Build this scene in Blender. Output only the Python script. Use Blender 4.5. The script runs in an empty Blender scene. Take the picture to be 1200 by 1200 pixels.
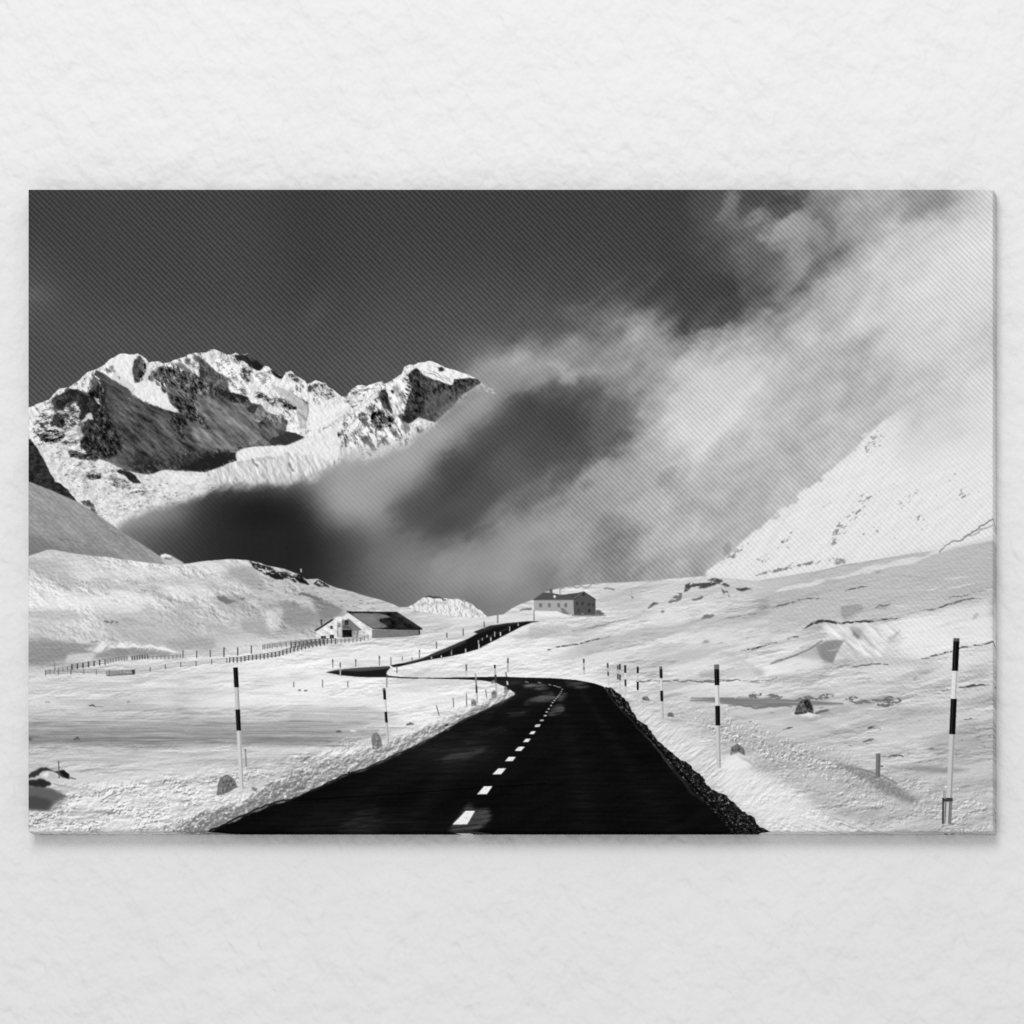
import bpy, bmesh, math
from math import radians
import numpy as np
# ------------------------------------------------------------------ painter
# The black-and-white landscape printed on the canvas is computed here, tone by
# tone, and stored as one colour value per vertex of the canvas sheet.
PX0, PY0, PX1, PY1 = 33.0, 222.0, 1167.0, 978.0
PS = 1.25
PW = int(round((PX1 - PX0) * PS)); PH = int(round((PY1 - PY0) * PS))

def paint():
    W, H = PW, PH
    f4 = np.float32
    gx = (PX0 + (np.arange(W) + .5) / PS).astype(f4)
    gy = (PY0 + (np.arange(H) + .5) / PS).astype(f4)
    X, Y = np.meshgrid(gx, gy)

    def perlin(x, y, seed):
        r = np.random.RandomState(seed)
        p = r.permutation(256); p = np.concatenate([p, p, p])
        a = r.rand(256) * 2 * np.pi
        gxx, gyy = np.cos(a).astype(f4), np.sin(a).astype(f4)
        xi = np.floor(x).astype(np.int32); yi = np.floor(y).astype(np.int32)
        xf = x - xi; yf = y - yi; xi &= 255; yi &= 255
        u = xf * xf * xf * (xf * (xf * 6 - 15) + 10); v = yf * yf * yf * (yf * (yf * 6 - 15) + 10)
        def g(dx, dy):
            h = p[p[(xi + dx) & 255] + ((yi + dy) & 255)] & 255
            return gxx[h] * (xf - dx) + gyy[h] * (yf - dy)
        n0 = g(0, 0); n0 = n0 + u * (g(1, 0) - n0)
        n1 = g(0, 1); n1 = n1 + u * (g(1, 1) - n1)
        return (n0 + v * (n1 - n0)) * 1.5

    def unit(a): return np.clip((a - a.mean()) / (a.std() + 1e-6), -2.6, 2.6)
    def win(b):
        if b is None: return slice(0, H), slice(0, W)
        x0, y0, x1, y1 = b
        i0 = max(0, int((y0 - PY0) * PS)); i1 = min(H, int(np.ceil((y1 - PY0) * PS)))
        j0 = max(0, int((x0 - PX0) * PS)); j1 = min(W, int(np.ceil((x1 - PX0) * PS)))
        return slice(i0, max(i0, i1)), slice(j0, max(j0, j1))

    def fbm(sx, sy, seed, ang=0., octv=4, gain=.5, b=None, ridged=False, px=None, py=None):
        """noise with cell size sx along direction ang (degrees) and sy across it"""
        s = win(b)
        x = X[s] if px is None else px; y = Y[s] if py is None else py
        c, n = np.cos(np.radians(ang)), np.sin(np.radians(ang))
        u = (x * c + y * n) / sx + 37.1; v = (-x * n + y * c) / sy + 11.7
        out = np.zeros_like(u); amp = 1.; tot = 0.
        for k in range(octv):
            q = perlin(u, v, seed + 13 * k)
            if ridged: q = 1 - 2.2 * np.abs(q)
            out += amp * q; tot += amp * (1 if ridged else .75); amp *= gain
            u = u * 2.03 + 5.2; v = v * 2.03 + 1.3
        return out / tot

    def blur(a, s):
        s = s * PS
        if s < .3: return a
        r = int(np.ceil(3 * s)); k = np.exp(-.5 * (np.arange(-r, r + 1) / s) ** 2); k = (k / k.sum()).astype(f4)
        if r > 12:                                   # three box passes for wide blurs
            w = int(np.sqrt(4 * s * s + 1)) | 1; h = w // 2
            for _ in range(3):
                for ax in (0, 1):
                    pad = [(0, 0), (0, 0)]; pad[ax] = (h + 1, h)
                    c = np.cumsum(np.pad(a, pad, mode='edge').astype(np.float64), axis=ax)
                    n = a.shape[ax]
                    if ax == 0: a = ((c[w:w + n] - c[:n]) / w).astype(f4)
                    else: a = ((c[:, w:w + n] - c[:, :n]) / w).astype(f4)
            return a
        p = np.pad(a, ((r, r), (0, 0)), mode='edge'); o = np.zeros_like(a)
        for i in range(2 * r + 1): o += k[i] * p[i:i + a.shape[0]]
        p = np.pad(o, ((0, 0), (r, r)), mode='edge'); o = np.zeros_like(a)
        for i in range(2 * r + 1): o += k[i] * p[:, i:i + a.shape[1]]
        return o

    def rough_line(pts, amp, seed, closed=True):
        if amp <= 0: return pts
        r = np.random.RandomState(seed)
        out = []
        n = len(pts)
        for i in range(n if closed else n - 1):
            a = pts[i]; b = pts[(i + 1) % n]
            seg = [a, b]
            L = np.hypot(b[0] - a[0], b[1] - a[1]); d = L * amp
            while len(seg) < 33 and L / (len(seg) - 1) > 1.6:
                ns = [seg[0]]
                for p, q in zip(seg[:-1], seg[1:]):
                    t = r.uniform(-1, 1) * d
                    nx, ny = (q[1] - p[1]), -(q[0] - p[0]); l = np.hypot(nx, ny) + 1e-6
                    ns += [((p[0] + q[0]) / 2 + nx / l * t, (p[1] + q[1]) / 2 + ny / l * t), q]
                seg = ns; d *= .55
            out += seg[:-1]
        if not closed: out.append(pts[-1])
        return out

    def poly_local(pts, rough=0., seed=1, soft=0.):
        """coverage of a polygon inside its own window: (row slice, column slice), mask"""
        pts = rough_line(list(pts), rough, seed)
        P = np.array(pts, float)
        P = np.stack([(P[:, 0] - PX0) * PS, (P[:, 1] - PY0) * PS], 1)
        pad = int(np.ceil(3.4 * soft * PS)) + 2; SS = 4
        ya = int(np.floor(P[:, 1].min())) - pad; yb = int(np.ceil(P[:, 1].max())) + pad
        xa_ = int(np.floor(P[:, 0].min())) - pad; xb_ = int(np.ceil(P[:, 0].max())) + pad
        # the window may reach past the sheet so that soft edges are right at its border
        ya = max(ya, -pad - 40); yb = min(yb, H + pad + 40); xa_ = max(xa_, -pad - 40); xb_ = min(xb_, W + pad + 40)
        if yb <= ya or xb_ <= xa_: return (slice(0, 0), slice(0, 0)), np.zeros((0, 0), f4)
        w = xb_ - xa_; m = np.zeros((yb - ya, w), f4)
        P[:, 0] -= xa_; P[:, 1] -= ya
        A = P; B = np.roll(P, -1, 0)
        lo = np.minimum(A[:, 1], B[:, 1]); hi = np.maximum(A[:, 1], B[:, 1])
        for yy in range(yb - ya):
            k = np.nonzero((lo < yy + 1) & (hi > yy))[0]
            if not len(k): continue
            Ak = A[k]; Bk = B[k]; row = m[yy]
            for s_ in range(SS):
                yc = yy + (s_ + .5) / SS
                hit = (Ak[:, 1] <= yc) != (Bk[:, 1] <= yc)
                if not hit.any(): continue
                a = Ak[hit]; b = Bk[hit]
                xs = np.sort(a[:, 0] + (yc - a[:, 1]) * (b[:, 0] - a[:, 0]) / (b[:, 1] - a[:, 1]))
                for xa, xb in zip(xs[::2], xs[1::2]):
                    xa = max(xa, 0.); xb = min(xb, float(w))
                    if xb <= xa: continue
                    ia, ib = int(xa), int(xb)
                    if ia == ib:
                        if ia < w: row[ia] += (xb - xa) / SS
                    else:
                        row[ia] += (ia + 1 - xa) / SS
                        row[ia + 1:ib] += 1. / SS
                        if ib < w: row[ib] += (xb - ib) / SS
        if soft > 0: m = blur(m, soft)
        r0, r1, c0, c1 = max(ya, 0), min(yb, H), max(xa_, 0), min(xb_, W)
        if r1 <= r0 or c1 <= c0: return (slice(0, 0), slice(0, 0)), np.zeros((0, 0), f4)
        return (slice(r0, r1), slice(c0, c1)), m[r0 - ya:r1 - ya, c0 - xa_:c1 - xa_]

    def poly(pts, rough=0., seed=1, soft=0.):
        m = np.zeros((H, W), f4); sl, q = poly_local(pts, rough, seed, soft)
        if q.size: m[sl] = q
        return m

    def sm(a, b, x):
        t = np.clip((x - a) / (b - a), 0, 1); return t * t * (3 - 2 * t)

    img = np.zeros((H, W), f4)
    wv = np.zeros((H, W), f4)

    def put(m, tone, a=1.):
        nonlocal img
        img = img + (tone - img) * np.clip(m * a, 0, 1)

    def strip(pts, w):
        """polygon round a polyline; w is one width or one per point"""
        n = len(pts)
        if not hasattr(w, '__len__'): w = [w] * n
        if len(w) != n: w = list(np.interp(np.linspace(0, 1, n), np.linspace(0, 1, len(w)), w))
        L, R = [], []
        for i, (x, y) in enumerate(pts):
            a = pts[max(i - 1, 0)]; b = pts[min(i + 1, n - 1)]
            dx, dy = b[0] - a[0], b[1] - a[1]; l = np.hypot(dx, dy) + 1e-6
            L.append((x - dy / l * w[i] / 2, y + dx / l * w[i] / 2)); R.append((x + dy / l * w[i] / 2, y - dx / l * w[i] / 2))
        return L + R[::-1]

    def box_of(pts, pad=3):
        P = np.array(pts); return (P[:, 0].min() - pad, P[:, 1].min() - pad, P[:, 0].max() + pad, P[:, 1].max() + pad)

    def fill_local(pts, tone, a=1., soft=0., rough=0., seed=1):
        """fill for small shapes"""
        sl, m = poly_local(pts, rough, seed, soft)
        if m.size: img[sl] += (tone - img[sl]) * np.clip(m * a, 0, 1)

    bn_ = unit(fbm(11, 5, 310, octv=3, gain=.7)) * .4
    def line(pts, w, tone, a=1., soft=0., rough=0., seed=1, brk=False):
        if rough > 0: pts = rough_line(list(pts), rough, seed, closed=False)
        if not brk: fill_local(strip(pts, w), tone, a, soft); return
        sl, m = poly_local(strip(pts, w), 0, 1, soft)
        if m.size: img[sl] += (tone - img[sl]) * np.clip(m * a * (.12 + .95 * sm(-.45, .25, bn_[sl])), 0, 1)

    def V(ox, oy, s):
        return lambda *q: [(ox + q[i] / s, oy + q[i + 1] / s) for i in range(0, len(q), 2)]
    v1 = V(30, 390, 4.); v2 = V(290, 390, 4.); v3 = V(30, 560, 4.); v4 = V(290, 560, 4.); v5 = V(560, 640, 4.)
    v6 = V(810, 440, 3.243); v8 = V(820, 640, 10 / 3.); v9 = V(820, 780, 10 / 3.); v10 = V(20, 740, 10 / 3.)
    va = V(30, 400, 8.); vb = V(150, 400, 8.); vc = V(270, 405, 8.); vd = V(390, 415, 8.); ve = V(30, 480, 8.)
    vg = V(30, 640, 4.); vh = V(250, 640, 4.); vi = V(620, 660, 4.); vj = V(900, 650, 4.494); vk = V(220, 860, 6.667); vl = V(820, 860, 3.458)
    v11 = V(340, 740, 4.); v12 = V(560, 760, 10 / 3.)

    def field(xs, ys, T, wx, wy):
        """smooth (cubic) interpolation of a table of tones, sampled at warped positions"""
        T = np.array(T, f4)
        u = np.clip((wx - xs[0]) / (xs[1] - xs[0]), 0, len(xs) - 1.001); v = np.clip((wy - ys[0]) / (ys[1] - ys[0]), 0, len(ys) - 1.001)
        iu = u.astype(int); iv = v.astype(int); fu = u - iu; fv = v - iv
        def cw(t): return [((-t + 2) * t - 1) * t / 2, ((3 * t - 5) * t * t + 2) / 2, ((-3 * t + 4) * t + 1) * t / 2, (t - 1) * t * t / 2]
        cu, cv = cw(fu), cw(fv); o = np.zeros_like(u)
        for a in range(4):
            r = np.clip(iv + a - 1, 0, len(ys) - 1)
            q = np.zeros_like(u)
            for b in range(4):
                q += cu[b] * T[r, np.clip(iu + b - 1, 0, len(xs) - 1)]
            o += cv[a] * q
        return o

    def rel(sx, sy, seed, ang=0., octv=4, gain=.6, lx=1., ly=.4, pre=.5, b=None, lim=2.4):
        """light falling on noise relief, scaled to unit spread"""
        h = blur(fbm(sx, sy, seed, ang, octv, gain, b), pre)
        gy_, gx_ = np.gradient(h); d = gx_ * lx + gy_ * ly
        return np.clip(d / (d.std() + 1e-6), -lim, lim)

    # ---------------------------------------------------------------- sky, cloud and fog
    xs = list(range(40, 1161, 40)); ys = list(range(230, 711, 40))
    F = [
     [62,62,63,63,63,63,63,60,57,59,60,60,60,60,60,60,60,60,60,60,76,72,84,130,155,165,150,178,205],
     [63,63,64,64,64,65,65,62,59,60,61,62,62,62,62,62,62,62,62,64,86,105,145,135,150,178,190,205,215],
     [72,66,65,65,65,66,66,64,60,62,64,66,66,66,66,66,66,66,64,62,75,95,118,120,170,195,205,212,215],
     [80,72,69,68,68,68,68,66,64,66,70,72,73,74,74,75,76,78,76,64,66,92,122,160,185,200,210,210,210],
     [76,76,76,75,74,74,74,72,70,72,76,78,80,84,88,100,110,122,150,108,150,158,165,180,190,200,205,205,195],
     [76,76,76,76,76,76,76,75,75,78,82,84,92,120,150,150,150,150,148,178,195,198,186,180,178,190,200,202,200],
     [80,80,80,80,80,80,80,80,80,84,90,105,125,145,92,78,85,112,158,192,205,195,185,182,180,186,192,202,212],
     [90,90,90,90,90,90,100,110,120,140,150,158,155,105,80,72,75,98,168,208,200,192,185,180,190,200,205,210,215],
     [150,150,150,150,120,100,110,120,140,152,155,150,90,76,85,86,110,155,182,180,190,178,178,185,200,210,215,220,220],
     [160,165,165,160,128,64,40,38,62,150,142,92,80,84,98,122,150,158,172,172,180,175,182,190,200,210,215,220,220],
     [140,140,135,108,76,50,38,36,40,74,106,108,94,98,138,150,150,130,172,178,180,184,188,190,200,210,215,220,220],
     [100,100,95,80,66,48,39,36,40,66,104,124,140,145,150,130,148,132,165,170,165,170,180,190,200,210,215,220,220],
     [100,100,90,76,62,48,39,36,44,74,95,112,126,120,130,130,140,140,160,165,165,170,180,190,200,210,215,220,220]]
    act = .35 + .35 * sm(700, 860, X) * sm(1000, 920, X)
    w1 = fbm(64, 38, 3, ang=-38, octv=4); w2 = fbm(64, 38, 91, ang=-38, octv=4)
    w3 = fbm(16, 9, 7, ang=-38, octv=3); w4 = fbm(16, 9, 55, ang=-38, octv=3)
    calm = sm(520, 640, X - .25 * (Y - 400)) * .8 + .2
    w5 = fbm(36, 26, 17, ang=-30, octv=4, gain=.55); w6 = fbm(36, 26, 19, ang=-30, octv=4, gain=.55)
    FX = X + (w1 * 16 + w3 * 4) * act * calm + w5 * 15 * calm; FY = Y + (w2 * 13 + w4 * 3) * act * calm + w6 * 13 * calm
    F_ = field(xs, ys, F, FX, FY)
    def blob(cx, cy, rx, ry, ang, d):
        nonlocal F_
        c, n = np.cos(np.radians(ang)), np.sin(np.radians(ang))
        x = FX * .6 + X * .4 - cx; y = FY * .6 + Y * .4 - cy
        F_ += d * np.exp(-((x * c + y * n) / rx) ** 2 - ((-x * n + y * c) / ry) ** 2)
    for q in [(856,238,9,14,20,34),(886,253,16,8,-40,30),(905,243,14,7,-20,-22),(925,232,16,7,0,-14),(922,268,24,10,-30,26),
              (960,262,12,20,-30,-22),(932,305,12,22,10,24),(962,303,17,6,-40,-12),(935,338,14,4,-10,-22),(902,360,12,5,-10,-22),
              (850,345,16,18,0,-12),(1085,240,26,14,-30,-26),(985,430,40,14,-35,-14),(1010,400,20,10,-35,-8),(745,388,16,8,-30,24),
              (735,380,8,5,-20,10),(655,430,14,5,20,22),(628,418,30,6,-10,14),(690,455,22,14,-40,-14),(720,365,16,8,-30,10),
              (808,395,10,10,0,-20),(775,560,18,9,-50,-16),(722,622,26,18,-20,-5),(640,560,18,6,-40,8),(660,440,8,6,40,12),
              (600,555,12,20,-60,10),(585,600,12,6,-50,14),(560,520,14,24,0,-6),(500,600,30,12,-30,-6),(620,470,14,12,0,-8),
              (650,500,26,16,-40,-8),(40,345,24,10,0,10),(370,365,26,14,-60,7),(580,425,30,8,-25,14),(560,470,18,12,-30,10)]:
        blob(*q)
    fine = fbm(38, 19, 21, ang=-40, octv=5)
    puff = fbm(70, 40, 23, ang=-34, octv=5, gain=.5)
    amp_ = sm(64, 120, F_) * calm * sm(235, 170, F_)
    mott = fbm(30, 20, 29, ang=-35, octv=5, gain=.55)
    F_ = F_ + (fine * 7 + puff * 13 + mott * 15) * amp_ + fbm(7, 4, 5, octv=2) * 1.2
    img = F_.copy()

    for q in [(700,350,40,5,-38,8),(760,330,30,6,-45,8),(540,560,10,40,40,-10),(600,500,60,14,-40,-12),(470,545,40,10,-25,10),(590,590,40,8,-35,12),(520,615,26,10,-30,-12),(640,620,40,14,-30,10),
              (700,560,14,34,30,8),(820,540,50,8,-50,8),(860,480,60,10,-50,6),(950,380,60,14,-45,8),(1000,320,50,10,-45,6),(890,330,14,20,20,-10),(870,300,16,10,-20,10),(930,285,10,6,0,-8),
              (800,380,16,12,-20,-18),(660,405,18,10,-20,12),(690,395,10,10,0,-10),(440,600,30,30,0,8),(380,590,20,30,-30,12)]:
        cx, cy, rx, ry, ang, d = q
        c, n = np.cos(np.radians(ang)), np.sin(np.radians(ang)); x = FX * .7 + X * .3 - cx; y = FY * .7 + Y * .3 - cy
        img += d * np.exp(-(((x * c + y * n) / rx) ** 2 + ((-x * n + y * c) / ry) ** 2) ** 1.4)

    vq = V(400, 380, 3.); vr = V(800, 220, 3.243)
    iy = np.clip((FY * .75 + Y * .25 - PY0) * PS, 0, H - 1).astype(int); ix = np.clip((FX * .75 + X * .25 - PX0) * PS, 0, W - 1).astype(int)
    bil = lambda m_: m_[iy, ix]
    mist = fbm(24, 15, 305, ang=-35, octv=5, gain=.6)
    for q, t_, s_, a_ in (
        (vq(540,290,640,240,700,190,730,215,800,200,860,240,880,330,960,360,900,440,800,490,720,470,640,500,560,600,500,660,470,750,400,760,360,700,260,760,180,720,170,650,260,600,310,540,350,470,430,390,520,360), 78, 12, .5),
        (vq(740,270,800,260,840,340,820,430,740,430,700,350), 64, 10, .6), (vq(360,470,430,440,470,520,430,600,340,600), 66, 9, .5), (vq(600,420,660,470,640,540,560,600,520,540,540,460), 88, 7, .6),
        (vq(430,150,560,120,700,125,780,160,790,205,720,180,640,232,560,260,500,330,400,380,340,340,480,220), 152, 8, .55), (vq(650,180,700,165,740,190,700,215,650,215), 142, 4, .5),
        (vq(0,500,150,440,250,420,330,400,290,520,220,590,100,640,0,680), 154, 11, .5), (vq(560,620,640,640,600,690,520,740,480,700), 118, 6, .6), (vq(560,640,600,650,590,690,560,680), 88, 4, .4),
        (vq(300,850,330,770,440,770,520,720,620,650,760,640,840,560,900,500,1000,440,1100,420,1100,560,1000,640,900,690,850,800,700,840,500,880), 156, 12, .5),
        (vq(880,700,960,660,1030,680,1020,780,960,880,880,870,850,780), 138, 13, .4), (vq(1090,540,1160,500,1200,520,1180,590,1110,610), 148, 8, .6), (vq(640,740,720,760,700,820,640,800), 136, 8, .5), (vq(420,790,520,800,560,860,440,870), 146, 8, .5),
        (vq(860,270,960,330,1010,300,1050,240,1000,380,900,470,860,400), 104, 9, .5), (vq(640,80,760,60,900,70,1000,110,900,150,760,130), 122, 8, .5),
        (vr(150,40,190,30,212,85,180,120,225,175,180,165,150,100), 112, 4, .65), (vr(230,130,290,80,330,80,280,132,240,162), 122, 4, .65),
        (vr(290,190,350,140,440,108,520,130,565,195,500,222,425,160,385,212,310,222), 146, 5.5, .65), (vr(330,78,420,55,444,80,400,112,340,114), 76, 4.5, .65),
        (vr(500,55,560,95,605,160,580,185,520,125), 112, 6, .6), (vr(490,255,542,266,545,300,500,305), 108, 6, .6), (vr(400,368,470,368,472,392,410,397), 106, 4.5, .6), (vr(300,425,362,436,352,492,300,484), 96, 7, .6),
        (vr(60,300,210,380,232,440,205,512,120,522,0,560,0,300), 66, 7, .7), (vr(240,240,380,260,390,350,300,360,220,330), 92, 9, .6), (vr(400,230,470,200,480,290,420,320), 140, 7, .6),
        (vr(800,90,900,30,1040,20,1000,90,920,130,840,120), 142, 10, .6), (vr(620,60,760,80,700,200,640,180), 172, 10, .5), (vr(560,340,700,310,760,400,600,480,520,420), 180, 12, .5),
        (vr(480,480,560,440,600,520,500,560), 162, 10, .4), (vr(0,700,160,620,300,640,260,760,60,860,0,860), 200, 14, .4), (vr(380,700,560,620,620,640,520,760,360,860), 180, 12, .5)):
        m_ = bil(poly(q, .05, 300, s_)); m_ = sm(.04, .96, m_ + .5 * mist * 4 * m_ * (1 - m_)); put(m_, t_ + 10 * mist * (t_ > 90) * calm, a_)

    # ---------------------------------------------------------------- far left massif
    def shade(h, lx, ly, k):
        gy_, gx_ = np.gradient(h)
        return (gx_ * lx + gy_ * ly) * k * PS
    sky = [(20,486)] + v1(12,350,110,315,160,262,205,255,245,228,290,185,330,172,370,150,430,105,455,97,525,97,555,115,580,140,600,135,625,133,
        645,145,670,140,720,120,770,100,820,93,850,92,868,76,905,85,930,98,960,103,985,93,1010,108,1040,95,1060,115,1085,130) + \
        v2(75,155,100,160,130,185,165,212,180,185,205,178,235,205,265,222,280,240,320,222,345,232,365,235,375,250,410,272,440,298,462,300,490,262,
        520,245,560,248,590,238,630,228,640,240,680,220,720,195,735,160,760,148,775,152,800,140,855,132,880,140,920,160,980,178,1030,195,1080,218,
        1100,235,1150,270) + [(585,470),(560,560),(460,620),(240,660),(150,690),(20,690)]
    M = poly(sky, .07, 4)
    bx = (33, 400, 600, 680)
    s = win(bx)
    rk = fbm(26, 15, 31, ang=55, octv=6, gain=.62, b=bx)
    fn = unit(fbm(8, 4.2, 47, ang=58, octv=5, gain=.72, b=bx)) * .36      # rock grain
    fl = unit(fbm(11, 4.0, 48, ang=-14, octv=5, gain=.74, b=bx)) * .36    # ledges
    pk0 = unit(fbm(19, 9, 73, ang=40, octv=4, gain=.65, b=bx)) * .4
    hs = rel(34, 16, 31, 58, 6, .66, .9, .5, .5, bx) * 24
    hs2 = rel(15, 7, 33, 62, 5, .66, 1., .45, .4, bx) * 16
    strk = fbm(60, 5, 61, ang=33, octv=4, b=bx)
    shp_in = np.zeros((H, W), f4)
    loc = 226 + np.minimum(hs * .5 + hs2 * .75, 16)
    loc -= 90 * sm(.3, .62, .8 * rk + .8 * fn)          # rock showing through
    def lput(pts, tone, rough=.12, seed=2, soft=.5, a=1., tex=None):
        sl, m = poly_local(pts, rough, seed, soft)
        r0, r1 = max(sl[0].start, s[0].start), min(sl[0].stop, s[0].stop); c0, c1 = max(sl[1].start, s[1].start), min(sl[1].stop, s[1].stop)
        if not m.size or r1 <= r0 or c1 <= c0: return
        m = m[r0 - sl[0].start:r1 - sl[0].start, c0 - sl[1].start:c1 - sl[1].start]
        q = (slice(r0 - s[0].start, r1 - s[0].start), slice(c0 - s[1].start, c1 - s[1].start))
        if soft >= 1: m = sm(.2, .8, m + .55 * fn[q] * 4 * m * (1 - m))
        t = tone if tex is None else tone + tex[q]
        loc[q] += (t - loc[q]) * np.clip(m * a, 0, 1)
    # lit speckled rock, left flank
    left = v1(100,330,150,270,240,262,290,275,300,220,330,200,345,235,330,330,310,390,280,430,255,520,200,540,60,530,20,480,60,390)
    lput(left, 150, .1, 5, 1.2, 1, 88 * np.tanh(3. * (.7 * fl + .3 * fn + .5 * pk0 + .04)))
    lput(v1(150,290,230,268,250,300,190,340,140,370,120,330), 52, .2, 6, 1.8, .85, 90 * np.maximum(0, fl))
    lput(v1(120,380,180,380,190,430,150,450), 60, .2, 6, 2.5, .7, 90 * fl)
    # big shaded faces
    shadep = v1(330,175,370,190,430,230,480,262,510,305,560,330,620,350,690,370,735,380,715,360,690,340,660,280,640,240,600,215,610,180,660,150,700,145,
        740,150,790,190,815,210,815,140,790,108,815,110,840,140,880,180,925,200,940,240,960,280,1040,300,1060,330,1100,335,1140,375,1200,395) + \
        v2(190,410,180,460,270,492,200,525,100,530) + v1(1150,528,1040,540,985,555,990,600,840,655,740,650,640,645,600,662,490,650,430,630,340,590,260,540,250,430,300,300,315,210)
    hsm = rel(40, 18, 36, 40, 4, .5, .8, -.6, 1.2, bx) * 14
    dg = unit(fbm(26, 6, 62, ang=36, octv=5, gain=.62, b=bx)) * .4
    shp_in = poly(shadep)
    lput(shadep, 82, .05, 7, .5, 1, hsm + dg * 26 + hs * .2)
    lput(v1(370,210,480,280,700,390,780,520,700,620,560,640,400,560,330,440), 84, .06, 8, 5, .8, dg * 46 + hsm * .6 + fn * 16 - 26 * sm(.1, .5, dg + .5 * fn))
    lput(v1(240,270,300,280,345,235,360,200,380,330,420,440,460,520,430,580,340,580,260,540,275,430,310,390,260,340), 42, .15, 9, 2.6, .95, 70 * np.maximum(fn, -.35) + hs * .5)
    lput(v1(320,300,345,310,350,335,330,335), 215, .1, 9, .4)
    lput(v1(610,175,660,155,720,150,800,215,900,230,950,270,860,300,800,300,700,290,650,250), 78, .1, 10, 2.5, .95, 90 * fn + hs * .5)
    lput(v1(650,260,720,290,790,310,810,380,880,460,850,470,780,420,740,390,690,340), 62, .15, 11, 2.5, .95, 80 * fn + hs * .3)
    lput(v1(820,110,850,140,890,180,930,200,945,240,950,270,880,260,830,210,815,150), 82, .1, 11, 1, .9, 60 * fn)
    lput(v1(880,280,960,285,1040,300,1050,325,960,325,890,300), 48, .15, 12, 1.5, .9, 60 * fn)
    lput(v1(690,385,740,395,775,510,720,500,680,450), 52, .2, 12, 2.2, .95, 70 * fn)
    snowsh = v1(780,310,880,305,960,330,1060,340,1090,420,1110,500,1060,525,960,548,860,530,790,500,750,410,790,420,880,470,860,440,810,380)
    lput(snowsh, 116, .06, 13, 2, .9, dg * 22 + hsm * .8 + fn * 6)
    lput(v1(780,400,880,470,900,465,820,385), 84, .2, 13, 2.5, .8, 90 * fn)
    lput(v1(1060,345,1130,370,1120,410,1080,420), 128, .1, 13, 1.5, .9, fn * 60)
    lput(v1(1090,440,1200,400,1200,520,1150,525), 96, .1, 14, 2, .8, dg * 24 + hsm)
    lput(v1(1120,385,1200,400,1190,440,1140,420), 110, .15, 14, 1.5, .9, fn * 90)
    lput(v2(190,460,270,492,200,520,110,528,100,500), 50, .08, 15, 1, .9)
    lput(v1(500,560,640,600,800,560,960,552,985,560,985,600,840,652,740,645,640,640,600,658,500,640), 46, .06, 16, 6, .85, hs * .3)
    lput(v1(860,570,985,560,990,598,840,652,700,648), 30, .04, 16, 3, .85)
    lput(v1(520,625,600,610,680,640,600,660), 34, .04, 16, 4, .8)
    # lit snow inside
    lput(v1(360,160,430,108,455,98,525,98,520,130,500,170,505,235,560,228,600,225,640,250,662,285,690,345,725,368,660,362,560,322,515,300,480,258,400,215), 232, .07, 17, .5, 1, np.minimum(hs2 * .45, 8) + 14 * np.minimum(fn, 0))
    lput(v1(400,215,480,258,515,300,500,240,470,225,420,180), 196, .1, 17, 1.5, .5)
    lput(v1(505,150,535,105,560,140,550,225,510,235), 66, .14, 18, .9, 1, 110 * np.tanh(2.4 * fn))
    lput(v1(560,190,590,160,600,190,580,220,550,215), 215, .1, 19, .7, .9, 30 * fn)
    lput(v1(600,215,650,230,665,290,640,280,610,240), 130, .2, 19, 1., .9, 190 * fn)
    lput(v1(745,125,775,122,770,150,750,148), 70, .2, 20, .8, .8)
    lput(v1(640,150,700,140,790,180,800,200,740,165,680,160), 150, .2, 20, 1., .8, 190 * fn)
    lput(v1(380,160,420,150,400,200,360,180), 170, .2, 20, 1.5, .8, 190 * fn)
    # crest rocks
    lput(v1(1020,105,1040,97,1060,100,1120,155,1095,178,1050,160,1040,130), 40, .12, 21, .6, 1, 60 * fn)
    lput(v1(965,110,990,95,1020,125,1000,150,970,130), 96, .2, 22, .9, .9, 200 * fn)
    lput(v2(0,100,30,118,70,155,50,178,20,165,0,140), 50, .12, 23, .6, 1, 60 * fn)
    lput(v2(108,172,135,188,165,212,150,216,125,200), 42, .1, 24, .5, 1)
    for q, t, a_ in ((v2(20,280,120,290,230,330,225,362,120,350,40,315), 128, .9), (v2(285,250,370,235,430,290,400,310,330,300,275,275), 122, .9),
                     (v2(465,262,520,250,590,245,560,290,500,350,465,350), 158, .8), (v2(185,185,235,200,265,240,230,240,195,215), 130, .85),
                     (v1(1020,150,1060,180,1050,250,1010,210), 110, .9), (v1(880,120,960,130,1000,220,960,240,900,180), 170, .8), (v2(150,330,230,345,235,362,170,362), 90, .9),
                     (v1(960,230,1040,260,1035,295,970,275), 150, .8), (v2(240,300,290,330,275,460,262,480,265,400), 165, .8), (v2(130,370,200,400,250,440,200,420), 165, .8), (v2(40,180,110,200,90,240,30,230), 190, .7)):
        lput(q, t, .15, 25, 1.8, a_, 105 * np.tanh(2.8 * (.5 * fn + .4 * fl + .45 * pk0 + .1)))
    lput(v2(395,320,470,290,560,270,560,300,470,360,420,420,300,450,280,430,330,380), 228, .06, 26, 4, .6, np.minimum(hs2 * .5, 8))
    # right peak
    pk = unit(fbm(20, 8, 71, ang=64, octv=5, gain=.7, b=bx)) * .45 + fl * .25 + fn * .2
    lput(v2(430,545,450,480,520,400,560,350,600,300,680,250,750,210,760,260,745,340,730,420,770,440,700,520,600,560), 164, .08, 27, 2.5, .95, 84 * np.tanh(2.4 * (pk + .12)))
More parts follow.
